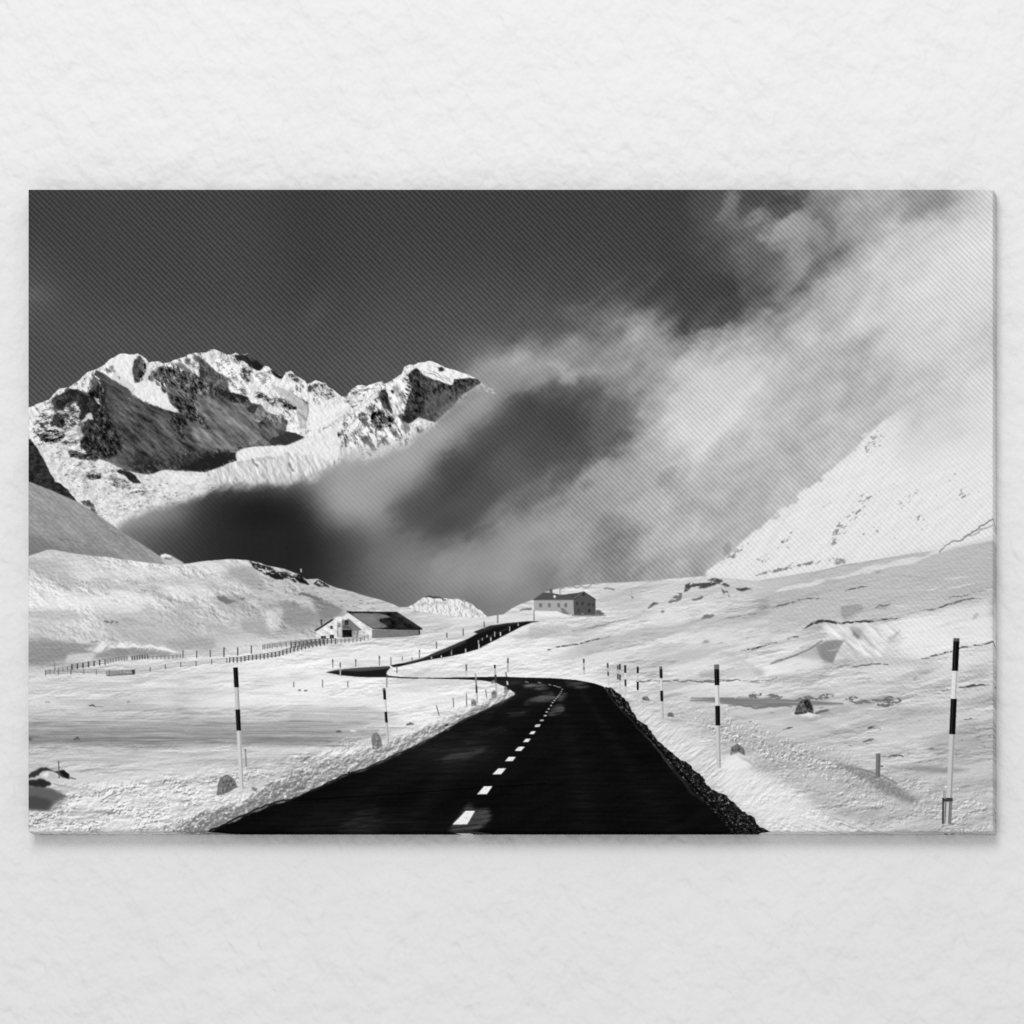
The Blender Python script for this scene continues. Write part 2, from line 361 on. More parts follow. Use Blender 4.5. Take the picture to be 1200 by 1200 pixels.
    lput(v2(612,285,640,262,652,300,665,335,695,380,660,365,618,312), 58, .12, 28, .8, .95, 60 * fn)
    lput(v2(570,340,600,345,650,370,690,380,680,420,630,460,600,430,590,380), 96, .2, 29, 2.5, .85, 170 * pk)
    lput(v2(590,375,602,372,598,415,588,420), 35, .1, 29, .4, 1)
    lput(v2(410,465,445,455,452,480,425,502,408,490), 100, .2, 30, .9, .85, 190 * pk)
    lput(v2(650,250,720,205,748,215,762,265,700,290,660,280), 222, .06, 31, 1.5, .8, 60 * pk)
    lput(v2(752,195,790,165,812,172,825,198,870,212,955,245,1000,215,1080,220,1095,236,1010,290,960,350,880,420,845,412,800,395,765,420,730,415,742,340,768,268), 64, .06, 32, .6, 1, 50 * fn + hs * .55)
    lput(v2(735,415,765,380,800,395,770,420,750,430), 46, .12, 33, .6, .9, 40 * fn)
    lput(v2(756,290,790,180,830,240,850,330,820,400,770,380), 42, .2, 33, 4, .75, 60 * fn)
    lput(v2(970,225,1000,214,1080,218,1095,236,1000,270,975,250), 46, .12, 33, 1, .85, 60 * fn)
    lput(v2(775,152,800,140,855,132,880,140,920,160,980,178,1030,195,1075,212,1000,216,960,244,900,225,820,192), 234, .06, 34, .5, 1, np.minimum(hs2 * .7, 8))
    lput(v2(890,160,925,165,915,182,895,178), 60, .2, 35, .6, .9)
    lput(v2(770,430,810,398,850,420,870,455,820,470,770,480), 214, .08, 36, .9, .95, hs2 + 30 * fn)
    lput(v2(785,440,830,450,820,475,790,470), 120, .2, 37, 1.2, .7, 150 * fn)
    # bright hills in front of the massif
    foot = v1(60,530,110,520,200,540,260,560,340,590,430,630,490,650,540,668,600,662,640,645,740,650,840,655,880,650,960,610,1060,585,1120,580,1200,572) + \
        v2(60,575,180,555,330,575,380,600,340,800) + [(200,700),(33,700),(33,520)]
    fr = rel(22, 9, 34, 30, 5, .62, .7, .6, .5, bx) * 13
    lput(foot, 216, .02, 38, .6, 1, np.minimum(fr + hs * .35, 14) - 70 * sm(.5, .85, -fl - .2 * rk))
    hill = v1(990,600,984,572,1010,545,1070,534,1200,531) + v2(180,530,260,495,330,472,420,430,440,520,430,560,380,600,250,580,100,580) + v1(1080,590,1000,606)
    lput(hill, 226, .02, 39, .6, 1, np.minimum(hs2 * .4, 10) + strk * 10)
    gl = rel(30, 9, 77, 66, 4, .6, 1., -.1, .6, bx) * 15
    lput(v1(840,655,960,612,1060,588,1200,575) + v2(180,560,340,580,400,620,300,720,0,720) + v1(900,710), 208, .03, 40, 1.5, .9, gl + .3 * hs2)
    line_ = v1(990,604,1060,586,1200,574)
    lput(v1(985,606,1060,590,1200,578,1200,588,1060,602,990,620), 176, .03, 40, 1.5, .6)
    for q in (v2(20,600,50,620,45,632), v2(190,605,210,650,222,652,200,612), v1(1060,590,1095,640,1075,612), v1(860,665,890,705,880,700)):
        lput(q, 88, .1, 41, .7, .8)
    for q in (v2(90,600,150,690,120,670), v2(130,600,190,690,165,680), v2(240,640,270,690,255,690), v1(960,640,1010,700,980,690), v1(1100,600,1130,690,1110,680)):
        lput(q, 160, .1, 41, 1.5, .7)
    lput(v1(600,662,640,646,740,650,840,656,900,700,760,760,560,720,540,690), 218, .03, 42, 1.5, .7, strk * 20 + .6 * fr)
    lput(v1(640,660,760,655,850,665,760,690,660,700), 234, .06, 42, 4, .7)
    lput(v1(210,565,250,560,330,580,320,590,240,585), 60, .2, 43, .9, .9, 150 * fl)
    lput(v1(200,545,330,575,345,592,250,572), 50, .2, 43, .6, .8, 60 * fn)
    lput(v1(425,645,470,640,510,665,540,705,500,695,460,665), 42, .1, 44, .7, 1, 40 * fn)
    lput(v1(280,665,340,660,352,680,320,692,285,685), 92, .2, 45, 1.8, .9, 150 * fl)
    lput(v1(370,690,540,720,620,730,640,760,540,765,400,710), 160, .2, 46, 3, .8, 150 * fl)
    lput(v1(200,620,400,640,420,700,260,720,180,660), 190, .2, 46, 5, .6, 110 * fl)
    # finer modelling of rock and snow
    def lline(pts, w_, tone, a=1., soft=.35, seed=3, rough=.08):
        lput(strip(rough_line(list(pts), rough, seed, False), w_), tone, 0., seed, soft, a)
    lput(va(420,450,500,450,560,500,640,520,680,600,640,680,600,700,560,760,510,740,510,640,480,560,430,560,340,640,270,620,290,560,340,500), 38, .14, 81, .5, .92, 46 * np.maximum(fn, -.2))
    lput(va(270,700,330,690,370,760,350,800,240,800,230,760), 46, .16, 82, .5, .9, 60 * fn)
    lput(ve(290,30,340,50,370,120,350,180,300,170,310,90), 50, .16, 83, .5, .9, 40 * fn)
    lput(ve(150,170,370,175,360,200,160,200), 226, .12, 84, .6, .8)
    lput(ve(200,200,380,200,370,260,240,330,180,320), 96, .2, 85, 1., .85, 170 * fl)
    lput(ve(380,180,520,150,550,240,500,300,400,280), 205, .12, 86, .8, .8, 60 * fl)
    for q in (va(520,60+700,600,690,640,740), ve(560,60,610,30,640,100)): lput(q, 214, .15, 87, .5, .9)
    for a_, b_, c_, t in ((700,330,1180,70),(720,420,1000,60),(860,400,1200,104),(780,560,960,108),(690,560,900,64),(640,300,760,96)):
        lline(va(a_, b_, (a_ + c_) / 2, b_ + (c_ - a_) * .36, c_, b_ + (c_ - a_) * .66), [.6, 2.4, .8], t, .55, 1., 88)
    for i in range(60):                                    # snow caught in the couloirs of the shaded face
        r = np.random.RandomState(900 + i); x_ = r.uniform(92, 262); y_ = r.uniform(448, 545); L_ = r.uniform(4, 13)
        if shp_in[int((y_ - PY0) * PS), int((x_ - PX0) * PS)] < .9: continue
        lline([(x_, y_), (x_ + L_ * .55, y_ + L_ * .45), (x_ + L_, y_ + L_ * .78)], [.4, r.uniform(.8, 1.8), .4], r.choice([46, 58, 112, 126]), .6, .5, i)
    lput(va(640,310,700,350,690,365,650,335), 214, .1, 89, .3, .9); lput(va(660,345,710,395,700,400,665,360), 205, .1, 90, .3, .8)
    lput(va(800,220,850,280,830,300,790,250), 140, .2, 91, .5, .8); lput(va(860,330,890,340,880,360), 90, .2, 92, .4, .8)
    lput(vb(60,180,110,150,150,200,150,300,100,370,60,380,40,270), 74, .14, 93, .5, .95, 60 * fn)
    lput(vb(215,290,250,270,300,340,270,350,230,380,185,360), 86, .16, 94, .5, .9, 70 * fn)
    lput(vb(270,240,330,230,420,260,520,340,640,440,700,520,640,560,560,500,460,440,380,400,320,340), 72, .12, 95, .8, .8, 90 * fn)
    for i in range(26):
        r = np.random.RandomState(700 + i); a_ = r.uniform(300, 620); b_ = r.uniform(240, 300) + (a_ - 300) * .5 + r.uniform(0, 150); L_ = r.uniform(50, 150)
        lline(vb(a_, b_, a_ + L_ * .5, b_ + L_ * .42, a_ + L_, b_ + L_ * .9), [.4, r.uniform(.8, 1.6), .4], r.choice([44, 52, 118, 132, 146]), .6, .35, i)
    lput(vb(440,200,500,200,590,270,560,300,500,260), 120, .1, 96, .8, .8)
    lput(vb(600,150,640,150,720,210,830,290,930,340,950,420,880,430,790,400,740,330,700,260), 84, .08, 97, .6, .85, 40 * fn)
    lput(vb(660,260,700,270,720,330,690,335), 50, .12, 98, .4, .9)
    lput(vb(830,440,960,480,1060,500,1130,530,1130,560,1000,540,860,500), 42, .12, 99, .5, .9, 60 * np.maximum(fn, -.2))
    lput(vb(370,510,460,540,500,620,560,630,640,700,610,750,540,720,450,620), 52, .16, 100, .7, .9, 70 * fn)
    lput(vb(560,500,600,540,700,690,760,790,700,790,640,700), 92, .2, 101, 1.2, .6, 90 * fn)
    lput(vb(310,440,360,460,350,490,320,460), 40, .15, 102, .4, .9)
    lput(vb(400,660,490,690,560,790,470,790,420,720), 48, .2, 103, .8, .9, 60 * fn)
    lput(vb(760,560,900,640,860,660,780,620), 88, .16, 104, 1.4, .7)
    lput(vc(210,150,250,130,315,190,270,232,215,215), 30, .08, 105, .3, 1); lput(vc(40,90,100,80,190,150,200,190,130,150,60,130), 38, .14, 106, .4, .95)
    lput(vc(400,250,440,268,495,292,470,312,430,290), 28, .08, 107, .3, 1)
    lput(vc(300,320,420,380,560,420,660,500,730,560,715,700,700,790,650,780,630,640,560,540,460,460), 186, .06, 108, 1.6, .8, strk * 26)
    lline(vc(560,420,660,500,725,570,722,640,690,760), [.5, 1.4, 1.2, .6], 120, .6, .4, 9); lline(vc(500,400,580,480,650,560), [.4, 1., .4], 140, .6, .4, 10)
    lline(vc(630,620,680,660,700,720), [.5, 1.2, .5], 110, .6, .4, 11)
    lput(vc(490,572,540,545,580,558,622,576,612,602,545,600), 62, .2, 109, .5, .95, 120 * fn)
    lput(vc(740,500,900,600,1080,520,1130,560,960,700,820,790,730,790,745,640), 234, .04, 110, 2, .85, np.minimum(hs2 * .3, 6))
    lput(vc(725,400,745,360,832,356,800,400,740,430), 66, .14, 111, .4, .9, 60 * fn)
    lput(vc(735,370,800,325,825,345,770,372), 236, .1, 112, .4, .9)
    lput(vc(245,580,290,570,320,640,280,700,240,670), 122, .1, 113, .9, .85, 30 * fn); lput(vc(390,660,480,650,520,700,450,760,400,720), 112, .14, 114, .9, .85, 90 * fn)
    lput(vc(200,560,260,560,220,640,150,600), 44, .12, 115, 1., .8)
    # peak to the right
    for a_, b_, c_, d_, t in ((0,690,440,345,168),(60,740,330,500,140),(130,790,300,600,130),(0,640,200,480,190),(200,780,420,560,150),(450,330,690,380,176)):
        lline(vd(a_, b_, (a_ + c_) / 2, (b_ + d_) / 2 + 8, c_, d_), [.5, 1.3, .6], t, .7, .4, int(a_ + 3))
    lput(vd(430,400,452,378,520,450,585,552,540,556,480,490), 52, .1, 116, .4, .95, 50 * fn); lput(vd(450,340,495,330,512,430,470,400), 50, .14, 117, .4, .95, 50 * fn)
    for q, t in ((vd(340,490,400,470,400,520,350,524),84),(vd(240,560,330,550,335,620,250,622),112),(vd(375,550,404,550,384,662,366,660),24),(vd(430,560,490,590,490,652,440,642),66),(vd(515,580,584,604,560,642,510,632),64),
                 (vd(390,652,470,660,464,722,400,712),84),(vd(540,336,586,344,570,370,545,360),80),(vd(530,400,570,400,560,440,535,430),110),(vd(40,720,100,725,100,760,50,780),96),(vd(150,480,200,490,180,522),150),(vd(100,420,160,430,150,460,110,450),140)):
        lput(q, t, .2, 118 + int(t), .5, .9, 130 * fn)
    lput(vd(150,340,230,300,440,262,400,340,250,380), 206, .1, 119, 1., .7, 130 * fl)
    lput(vd(520,440,600,380,650,400,680,480,620,560,600,660,560,560), 222, .1, 120, .8, .8, 70 * pk)
    lput(vd(560,620,640,600,680,720,620,800,500,790), 190, .1, 121, 1.2, .6, 110 * pk)
    lput(vd(655,572,720,580,745,622,700,645,650,622), 38, .14, 122, .4, .95); lput(vd(640,650,730,650,700,740,640,720), 140, .14, 123, 1.4, .7)
    for i in range(12):                                   # ragged edge of the shaded face
        r = np.random.RandomState(60 + i); y0 = 200 + i * 34; x0 = 700 - 12 * np.sin(i * 1.7)
        lput(vd(x0 - r.uniform(14, 40), y0 - r.uniform(8, 22), x0 + 16, y0, x0 + 16, y0 + 22), 46, .1, i, .3, .9)
    for i in range(34):
        r = np.random.RandomState(1200 + i); a_ = r.uniform(720, 1040); b_ = r.uniform(240, 520) if a_ < 900 else r.uniform(260, 400); L_ = r.uniform(30, 90)
        lline(vd(a_, b_, a_ + L_ * .4, b_ + L_ * .5, a_ + L_ * .7, b_ + L_), [.4, r.uniform(.7, 1.5), .4], r.choice([38, 44, 92, 104]), .55, .4, i)
    lput(vd(880,380,1100,330,1150,420,1000,560,900,560,860,470), 92, .1, 124, 4., .7, 12 * fn)
    lline(vd(850,165,940,185,1010,225,1050,250), [.4, 1., .4], 90, .7, .3, 12); lline(vd(900,150,1000,200,1100,260), [.4, .9, .4], 130, .7, .3, 13)
    lline(vd(1040,200,1090,240,1120,280), [.4, 1.2, .4], 120, .7, .3, 14); lput(vd(985,125,1030,122,1045,155,1010,160), 46, .2, 125, .35, .95)
    lput(vd(1140,230,1200,225,1200,300,1120,295), 44, .14, 126, .4, .95, 70 * fn)
    # foot of the massif
    lput(ve(395,382,470,378,550,402,600,390,680,442,620,462,540,430,470,452,420,450), 58, .16, 127, .5, .95, 90 * fl)
    lline(ve(440,375,520,395,570,410), [.8, 1.6, .6], 232, .9, .3, 15)
    lput(ve(850,580,900,555,965,575,1020,620,1082,690,1010,688,930,610), 36, .08, 128, .4, 1, 20 * fn); lput(ve(860,560,960,560,990,590,930,575), 150, .2, 129, .5, .8, 100 * fn)
    lput(ve(550,612,600,605,710,600,690,650,620,660,590,640), 66, .18, 130, .5, .9, 100 * fl)
    lput(ve(780,620,900,640,1000,686,900,684,850,670), 132, .14, 131, .9, .8, 60 * fl)
    for i in range(46):
        r = np.random.RandomState(1400 + i); x_ = r.uniform(45, 225); y_ = r.uniform(545, 605)
        if x_ < 60 + (y_ - 540) * .7: continue
        lline([(x_, y_), (x_ + r.uniform(1.5, 4), y_ + r.uniform(0, 1.4))], [.5, r.uniform(.8, 1.6), .5], r.choice([84, 110, 140]), .75, .3, i)
    # visibility through the fog
    vis = poly([(20, 380), (620, 380)] + v2(1180,235,1090,255,1000,320,930,370,880,412,880,440,800,480,740,520,640,560,560,590,430,610,330,670,200,710,0,715) +
               v1(1040,712,900,735,820,775) + v3(700,115,600,150,500,190,430,235,380,300) + [(20, 700)], 0, 1, 7)
    vis = sm(.08, .98, vis + .3 * (w1 + w3 * .7)) * sm(.05, .2, vis)
    img[s] = img[s] + (loc - img[s]) * (M * vis)[s]
    put(poly(v2(985,290,1090,240,1090,280,900,420,860,420,880,380), 0, 1, 5), 118, .55)
    put(poly(v2(430,560,620,520,740,470,760,500,640,570,500,620,420,640), 0, 1, 5), 176, .55)
    for x_, y_ in v2(1105,250, 1130,262, 1145,268, 1120,272, 1150,282):
        fill_local([(x_-2.5,y_-1),(x_+1,y_-1.6),(x_+2.6,y_+1),(x_,y_+1.6)], 200, .6, .5, .3, int(x_))
    # dark hillside at the left edge and the grey slope
    s2 = win((33, 505, 240, 680)); b2 = (33, 505, 240, 680)
    m = poly([(20,505)] + v1(12,490,40,520,70,570,110,640,140,700,200,735,240,790) + [(100,600),(20,600)], .08, 50, .4)
    t = np.full_like(img, 44); t[s2] += 9 * unit(fbm(7, 4, 51, b=b2, octv=4, gain=.7)) + 14 * fbm(25, 10, 57, b=b2)
    put(m, t)
    for x_, y_ in v3(290,115, 300,125, 275,118, 315,132, 310,145, 322,158):
        fill_local([(x_-4,y_-2),(x_+1,y_-3),(x_+4,y_+2),(x_,y_+3)], 60, .8, .5, .35, int(x_ * 3))
    sl = [(20, 562)] + v3(12,15,100,50,240,110,320,160,420,230,560,320,620,360,680,400,700,412) + [(205,700),(20,700)]
    m = poly(sl, .01, 52, .5)
    t = 150 + 16 * fbm(60, 12, 53, ang=33, octv=5) + 5 * unit(fbm(8, 3, 54, ang=24, octv=4, gain=.8)) - 16 * sm(612, 650, Y) * sm(230, 60, X) + 16 * sm(60, 150, X - (Y - 560) * 1.1)
    put(m, t)
    put(poly(v3(12,265,60,285,120,310,180,335,60,372,12,378), 0, 1, 3), 118, .6)
    line(v3(80,250,150,275,240,305), 1, 110, .6, .5, .15, 3); line(v3(20,205,100,220,60,230), 1, 120, .5, .6, .15, 4)
    fill_local(v3(628,368,650,356,680,362,745,400,700,412,660,412), 190, 1, .6)
    fill_local(v3(632,362,655,354,686,364,670,374,640,372), 236, 1, .5, .1)
    fill_local(v3(650,372,690,374,685,384,655,382), 80, .8, .7, .2)

    # ---------------------------------------------------------------- right-hand mountain
    edge = v6(20,785,60,740,140,680,240,590,330,520,420,445,520,365,600,300,650,245,720,180,800,120,850,85,960,20) + [(1200,400),(1200,720),(812,720)]
    M2 = poly(edge, .03, 60, 1.1)
    fogr = poly(v6(700,40,1160,0,1160,300,1000,300,880,340,820,330,740,300,800,180), 0, 1, 14)
    fogr = np.clip(fogr + .25 * fine, 0, 1)
    b6 = (810, 430, 1170, 700); s6 = win(b6)
    t = np.full_like(img, 234)
    t6 = 226 + 2.5 * rel(26, 10, 63, -38, 5, .65, .7, .7, .5, b6)
    sp = fbm(8, 4.2, 64, ang=-38, octv=4, gain=.6, b=b6)
    cl = np.zeros_like(t6)
    for cx, cy, rx, ry, k in ((690,255,60,36,1.),(725,335,26,16,.7),(660,470,50,26,.9),(560,585,50,26,1.),(615,530,36,20,.8),(860,540,30,20,1.),(1030,455,40,30,.8),
                              (830,465,60,22,.8),(530,635,30,14,.8),(700,600,30,14,.7),(430,718,90,10,1.3),(300,745,60,10,1.2),(560,706,34,13,1.6),(180,670,60,14,1.1),(260,700,40,14,.7),
                              (380,605,36,10,.7),(340,640,50,10,.6),(990,385,30,16,.6),(760,628,26,10,.8),(880,370,30,8,.6),(1040,540,16,12,.6),(650,605,20,10,.7),(370,650,16,8,.9),(130,690,60,8,1.)):
        x_, y_ = v6(cx, cy)[0]; c, n = np.cos(-.7), np.sin(-.7)
        if cy > 690: c, n = np.cos(-.2), np.sin(-.2)
        dx = X[s6] - x_; dy = Y[s6] - y_
        cl += k * np.exp(-((dx * c + dy * n) / (rx / 3.24)) ** 2 - ((-dx * n + dy * c) / (ry / 3.24)) ** 2)
    rock = blur(sm(.0, .42, sp - .55 + cl * .68), .35)
    t6 = t6 - rock * (88 - 40 * sm(560, 470, Y[s6]))
    t[s6] = t6
    bright = 1 - .88 * fogr
    put(M2 * (1 - .9 * fogr) * sm(455, 505, Y + .25 * (X - 1000)), t)
    # ragged cloud-grey crest
    for i, (cx, cy) in enumerate(((340,515),(365,495),(390,480),(430,440),(450,420),(480,400),(505,385),(320,540),(640,240),(655,230),(700,180),(250,580),(410,455))):
        x_, y_ = v6(cx, cy)[0]
        fill_local([(x_-5,y_+2),(x_-2,y_-2),(x_+3,y_-5),(x_+6,y_-3),(x_+1,y_+2)], 176 if i % 3 else 222, .75, .9, .35, 70 + i)
    for q in (v6(120,690,135,635,142,632,150,660,145,680), v6(0,760,20,742,50,748,60,765)):
        fill_local(q, 140, .6, .9, .2, 6)

    # ---------------------------------------------------------------- small far hill
    sh = v4(735,612,760,600,800,575,840,555,890,560,940,565,1000,568,1040,585,1080,615,1122,648,1122,670,735,670)
    fill_local(sh, 226, 1, .3, .08, 80)
    b = box_of(sh); s = win(b)
    hsn = rel(11, 6, 82, 60, 5, .7, 1., .3, .3, b) * 26
    m = poly(sh, .08, 80)[s]
    img[s] += m * np.minimum(hsn, 12)
    line(v4(830,560,860,554,890,560,930,572), [1, 2.2, 1], 50, .9, .4, .2, 3)
    line(v4(990,570,1030,575,1050,600), [1, 1.6, .6], 80, .7, .5, .2, 5)
    line(v4(790,590,860,605,940,590), 2, 150, .6, .9, .2, 6); line(v4(1000,590,1040,610,1100,640), 2.2, 165, .7, 1.2, .2, 7)

    # ---------------------------------------------------------------- snow ground
    ground = [(20, 655)] + v3(60,352,100,338,130,335,230,355,400,372,660,408,750,402,830,390,950,380,1040,385,1100,400) + \
        v4(40,390,90,410,170,425,210,440,240,450,275,475,330,472,370,495,420,515,500,535,560,555,620,570,680,590,710,605,750,605,800,625,900,640,1000,652,1120,652) + \
        v5(45,330,120,318,160,290,200,270,260,250,310,216,400,190,500,180,600,170,700,168,800,163,900,152,1000,145,1060,140) + \
        v8(0,122,60,122,140,128,220,136,400,105,480,92,560,72,700,50,900,20,1000,-4,1160,-48) + [(1200, 620), (1200, 990), (20, 990)]
    G = poly(ground, .012, 90, .3)
    gxs = list(range(40, 1161, 40)); gys = list(range(640, 981, 40))
    T = [
     [205,205,210,212,215,215,215,215,210,210,215,215,215,215,215,220,225,215,222,222,228,215,205,200,200,200,198,196,196],
     [222,222,222,224,226,222,216,205,200,205,200,212,215,215,225,225,225,212,222,228,222,212,208,205,204,204,202,198,196],
     [226,226,224,222,206,204,200,196,188,206,214,218,218,220,222,222,220,218,222,224,222,214,210,210,212,222,228,222,214],
     [200,204,222,226,226,222,224,222,224,226,228,232,232,234,234,230,222,220,222,222,222,222,226,218,220,226,228,228,222],
     [224,222,222,222,222,224,232,236,236,236,236,236,234,232,230,230,226,222,222,222,224,224,222,216,212,212,212,212,210],
     [212,210,208,208,208,210,212,214,216,220,228,232,232,232,230,230,222,212,212,206,208,212,210,210,210,210,210,212,212],
     [206,206,206,206,206,208,210,212,216,218,224,230,230,230,230,230,222,218,220,224,214,210,210,210,210,212,212,210,208],
     [210,216,220,222,222,222,220,220,222,226,230,230,230,230,230,230,222,222,226,224,218,212,208,206,206,206,206,208,208],
     [216,220,222,222,222,220,214,206,210,220,230,230,230,230,230,230,222,222,226,230,226,216,212,210,210,212,214,214,214]]
    yy = 690 + 0 * Y
    g = field(gxs, gys, T, X + 16 * fbm(60, 16, 101, octv=3), Y + 5 * fbm(60, 12, 102, octv=3))
    # relief: flattened noise lit from the left, finer with distance
    near = sm(690, 980, Y)
    persp = 1.
    h1 = fbm(46, 10, 103, ang=-4, octv=5, gain=.55)
    h2 = fbm(14, 4, 104, ang=-4, octv=4, gain=.6)
    h3 = unit(fbm(5, 2.6, 105, octv=3, gain=.8)) * .5
    ra = rel(60, 12, 103, -8, 6, .68, .35, 1., .5) * 7            # drifts
    rb = rel(16, 3.6, 107, -4, 4, .75, .3, 1., .35) * 6.5           # crust
    rl = rel(60, 30, 106, 25, 6, .74, .8, -.3, .5) * 9
    rl = rl * (.35 + 1.3 * sm(-.3, .4, fbm(70, 24, 108, ang=15, octv=3)))
    leftslope = poly([(20, 640), (300, 640), (420, 700), (372, 752), (20, 778)], 0, 1, 8)
    far_ = sm(640, 720, X) * sm(760, 700, Y)
    cal = .3 + 1.3 * sm(-.35, .35, fbm(120, 22, 109, ang=-4, octv=3))
    lowR = fbm(170, 20, 111, ang=-13, octv=4, gain=.6); lowL = fbm(200, 14, 112, ang=-2, octv=4, gain=.6)
    side = sm(560, 700, X)
    g = g - 20 * sm(-.05, .4, lowR) * side - 16 * sm(0, .4, lowL) * (1 - side) * (1 - leftslope)
    g = g - 22 * leftslope * sm(-.1, .45, fbm(90, 26, 113, ang=12, octv=4, gain=.55))
    g = g + np.minimum((ra * .7 * (1 - .4 * far_) + rb * .65) * cal, 14) * (1 - leftslope) + np.minimum(rl + .5 * rb, 16) * leftslope
    g = g - 10 * sm(790, 700, Y) * sm(760, 960, X) - 12 * sm(.12, .5, h1) * (1 - leftslope) - 30 * sm(.5, .8, h2 + .4 * h1) * sm(700, 900, X) * (1 - far_)
    put(G, g)

    # gentle shading of the left hills
    for q, t_, a_, s_ in ((v3(12,400,200,425,520,428,200,440,12,420),196,.45,1.5),(v3(12,620,180,640,300,650,180,665,12,650),186,.6,3),(v3(300,610,480,600,700,640,900,720,1100,770,700,800,500,760,380,690),186,.55,6),
        (v3(950,420,1060,440,1110,500,1000,500,900,460),186,.6,4),(v4(170,650,220,600,300,600,330,640,310,700,200,740),186,.7,5),(v4(290,560,440,610,470,630,400,660,340,700,320,650),158,.75,2.5),
        (v4(0,440,80,470,60,520,0,540),190,.55,4),(v3(12,640,300,660,480,700,330,780,140,800,12,790),198,.3,5),(v10(0,75,120,70,260,78,330,100,200,120,100,130,0,130),158,.75,3.5),
        (v10(270,50,340,45,460,60,640,80,560,85,400,88,300,92),172,.75,2),(v3(880,560,1000,560,1040,600,1000,640,900,600),178,.5,4),(v3(1000,650,1100,640,1160,700,1100,740,1000,720),190,.5,4),
        (v4(560,600,700,640,840,650,1000,660,900,690,760,680,640,640),205,.5,3),(v4(380,540,560,560,700,610,640,620,500,600),200,.4,3)):
        put(poly(q, .05, 7, s_), t_, a_)
    for q in (v3(120,600,180,580,260,570,330,560,360,575,280,590,200,600), v4(60,520,300,560,330,640,200,560)):
        put(poly(q, .1, 7, 2), 232, .4)
    tx = 1 + 0 * X
    def gput(q, t_, a_, s_, tex=10.):
        m_ = poly(q, .06, 61, s_); m_ = sm(.05, .95, m_ + .5 * h2 * m_ * (1 - m_) * 2 + .25 * h1 * m_ * (1 - m_) * 4)
        put(m_ * G, t_ + (rb * .5 + h3 * 2.) * tex / 10, a_)
    for q in ((vg(950,90,1080,100,1110,170,1160,215,1060,200,960,140),176,.6,2.5),(vg(360,350,430,350,500,400,600,400,700,430,860,470,700,490,600,470,560,460,450,450,380,420),190,.6,3.5),(vg(640,440,900,440,880,480,700,490),176,.6,3.),
              (vg(12,445,180,450,350,468,500,500,700,500,640,520,480,515,350,530,200,515,60,555,12,545),166,.8,2.),(vg(200,505,340,500,300,540,180,545),222,.7,2.),(vg(1000,340,1140,370,1160,410,1080,420,1020,400),176,.6,2.5),
              (vg(860,230,960,230,1040,290,940,280),184,.7,1.6),(vg(12,305,200,300,340,330,200,345,12,332),196,.6,2.),(vg(520,250,600,280,620,330,540,310),198,.6,2.),(vg(12,70,120,72,200,90,120,104,12,96),190,.6,1.5),
              (vg(430,330,520,345,640,380,560,376,450,350),186,.6,1.4),(vg(800,350,960,385,1060,415,900,400),184,.5,1.6),(vg(700,150,900,150,1000,190,800,185),206,.5,2.5),
              (vh(330,310,450,290,480,330,450,370,380,380,330,350),166,.75,2.5),(vh(140,340,240,330,260,380,180,400),188,.6,2.5),(vh(470,250,560,270,610,300,520,345,480,300),158,.75,1.6),(vh(560,220,700,280,640,300,520,250),196,.6,2.),
              (vh(740,250,860,300,1000,340,1100,350,900,390,800,330),204,.7,3.),(vh(60,230,200,235,140,270,70,262),180,.5,1.5),(vh(1000,370,1130,360,1090,390,1000,400),200,.5,2.)): gput(*q)
    for q in (vg(330,225,500,212,600,262,480,312,345,292), vg(60,250,200,240,330,250,300,290,180,290,60,270), vg(300,110,600,105,800,120,600,145,330,140), vh(240,300,330,290,320,330,290,400,250,400)):
        gput(q, 232, .5, 3.)
    for i in range(70):                                  # wind-plucked dimples on the hill
        r = np.random.RandomState(1600 + i); x_ = r.uniform(45, 260); y_ = 700 + r.uniform(-18, 46) + (x_ - 150) * .05
        line([(x_, y_), (x_ + r.uniform(2, 5), y_ + r.uniform(1, 3))], [.5, r.uniform(.9, 1.6), .4], r.choice([150, 168, 240, 242]), .5, .4)
    for i in range(60):
        r = np.random.RandomState(1700 + i); x_ = r.uniform(330, 455); y_ = 683 + (x_ - 330) * .24 + r.uniform(2, 22)
        line([(x_, y_), (x_ + r.uniform(1.5, 4), y_ + r.uniform(0, 1))], .9, r.choice([130, 150, 240]), .5, .35)
    line(vh(405,222,440,232,480,238,500,256), [1, 2., 1.4, .6], 92, .8, .4, .15, 8); line(vh(480,250,540,275,580,292), [.6, 1.6, .6], 120, .6, .6, .12, 9)
    for q in (vg(895,236,930,232,962,258,940,268,910,255), vg(985,236,1030,240,1018,254)): fill_local(q, 104, .8, .6, .2, 5)
    # streaky drift crest below the hill, left
    bq = (100, 735, 230, 768); sq = win(bq)
    mm = poly(v10(250,70,330,40,380,38,460,50,560,62,640,80,560,82,460,72,380,66,320,84), .06, 9, 1.)[sq]
    st = fbm(26, 3, 130, ang=-48, octv=4, b=bq)
    img[sq] += (np.clip(215 + 60 * st, 110, 240) - img[sq]) * mm * .85
    put(poly(v10(360,62,440,60,600,78,660,88,520,92,400,90), .04, 9, 1.5), 158, .6)
    for q in ((v10(280,38,320,36,300,44),60),(v3(470,475,485,478,478,483),70),(v3(540,522,575,526,560,534),60),(v3(360,675,410,670,440,676,400,682),92),(v3(370,540,400,542,390,548),120),
              (v3(895,560,950,570,1000,580,960,590,920,575),120),(v3(985,560,1030,562,1020,575),130),(v3(300,765,320,768,312,774),120),(v3(780,676,850,680,800,684),150)):
        fill_local(q[0], q[1], .8, .5, .2, 12)
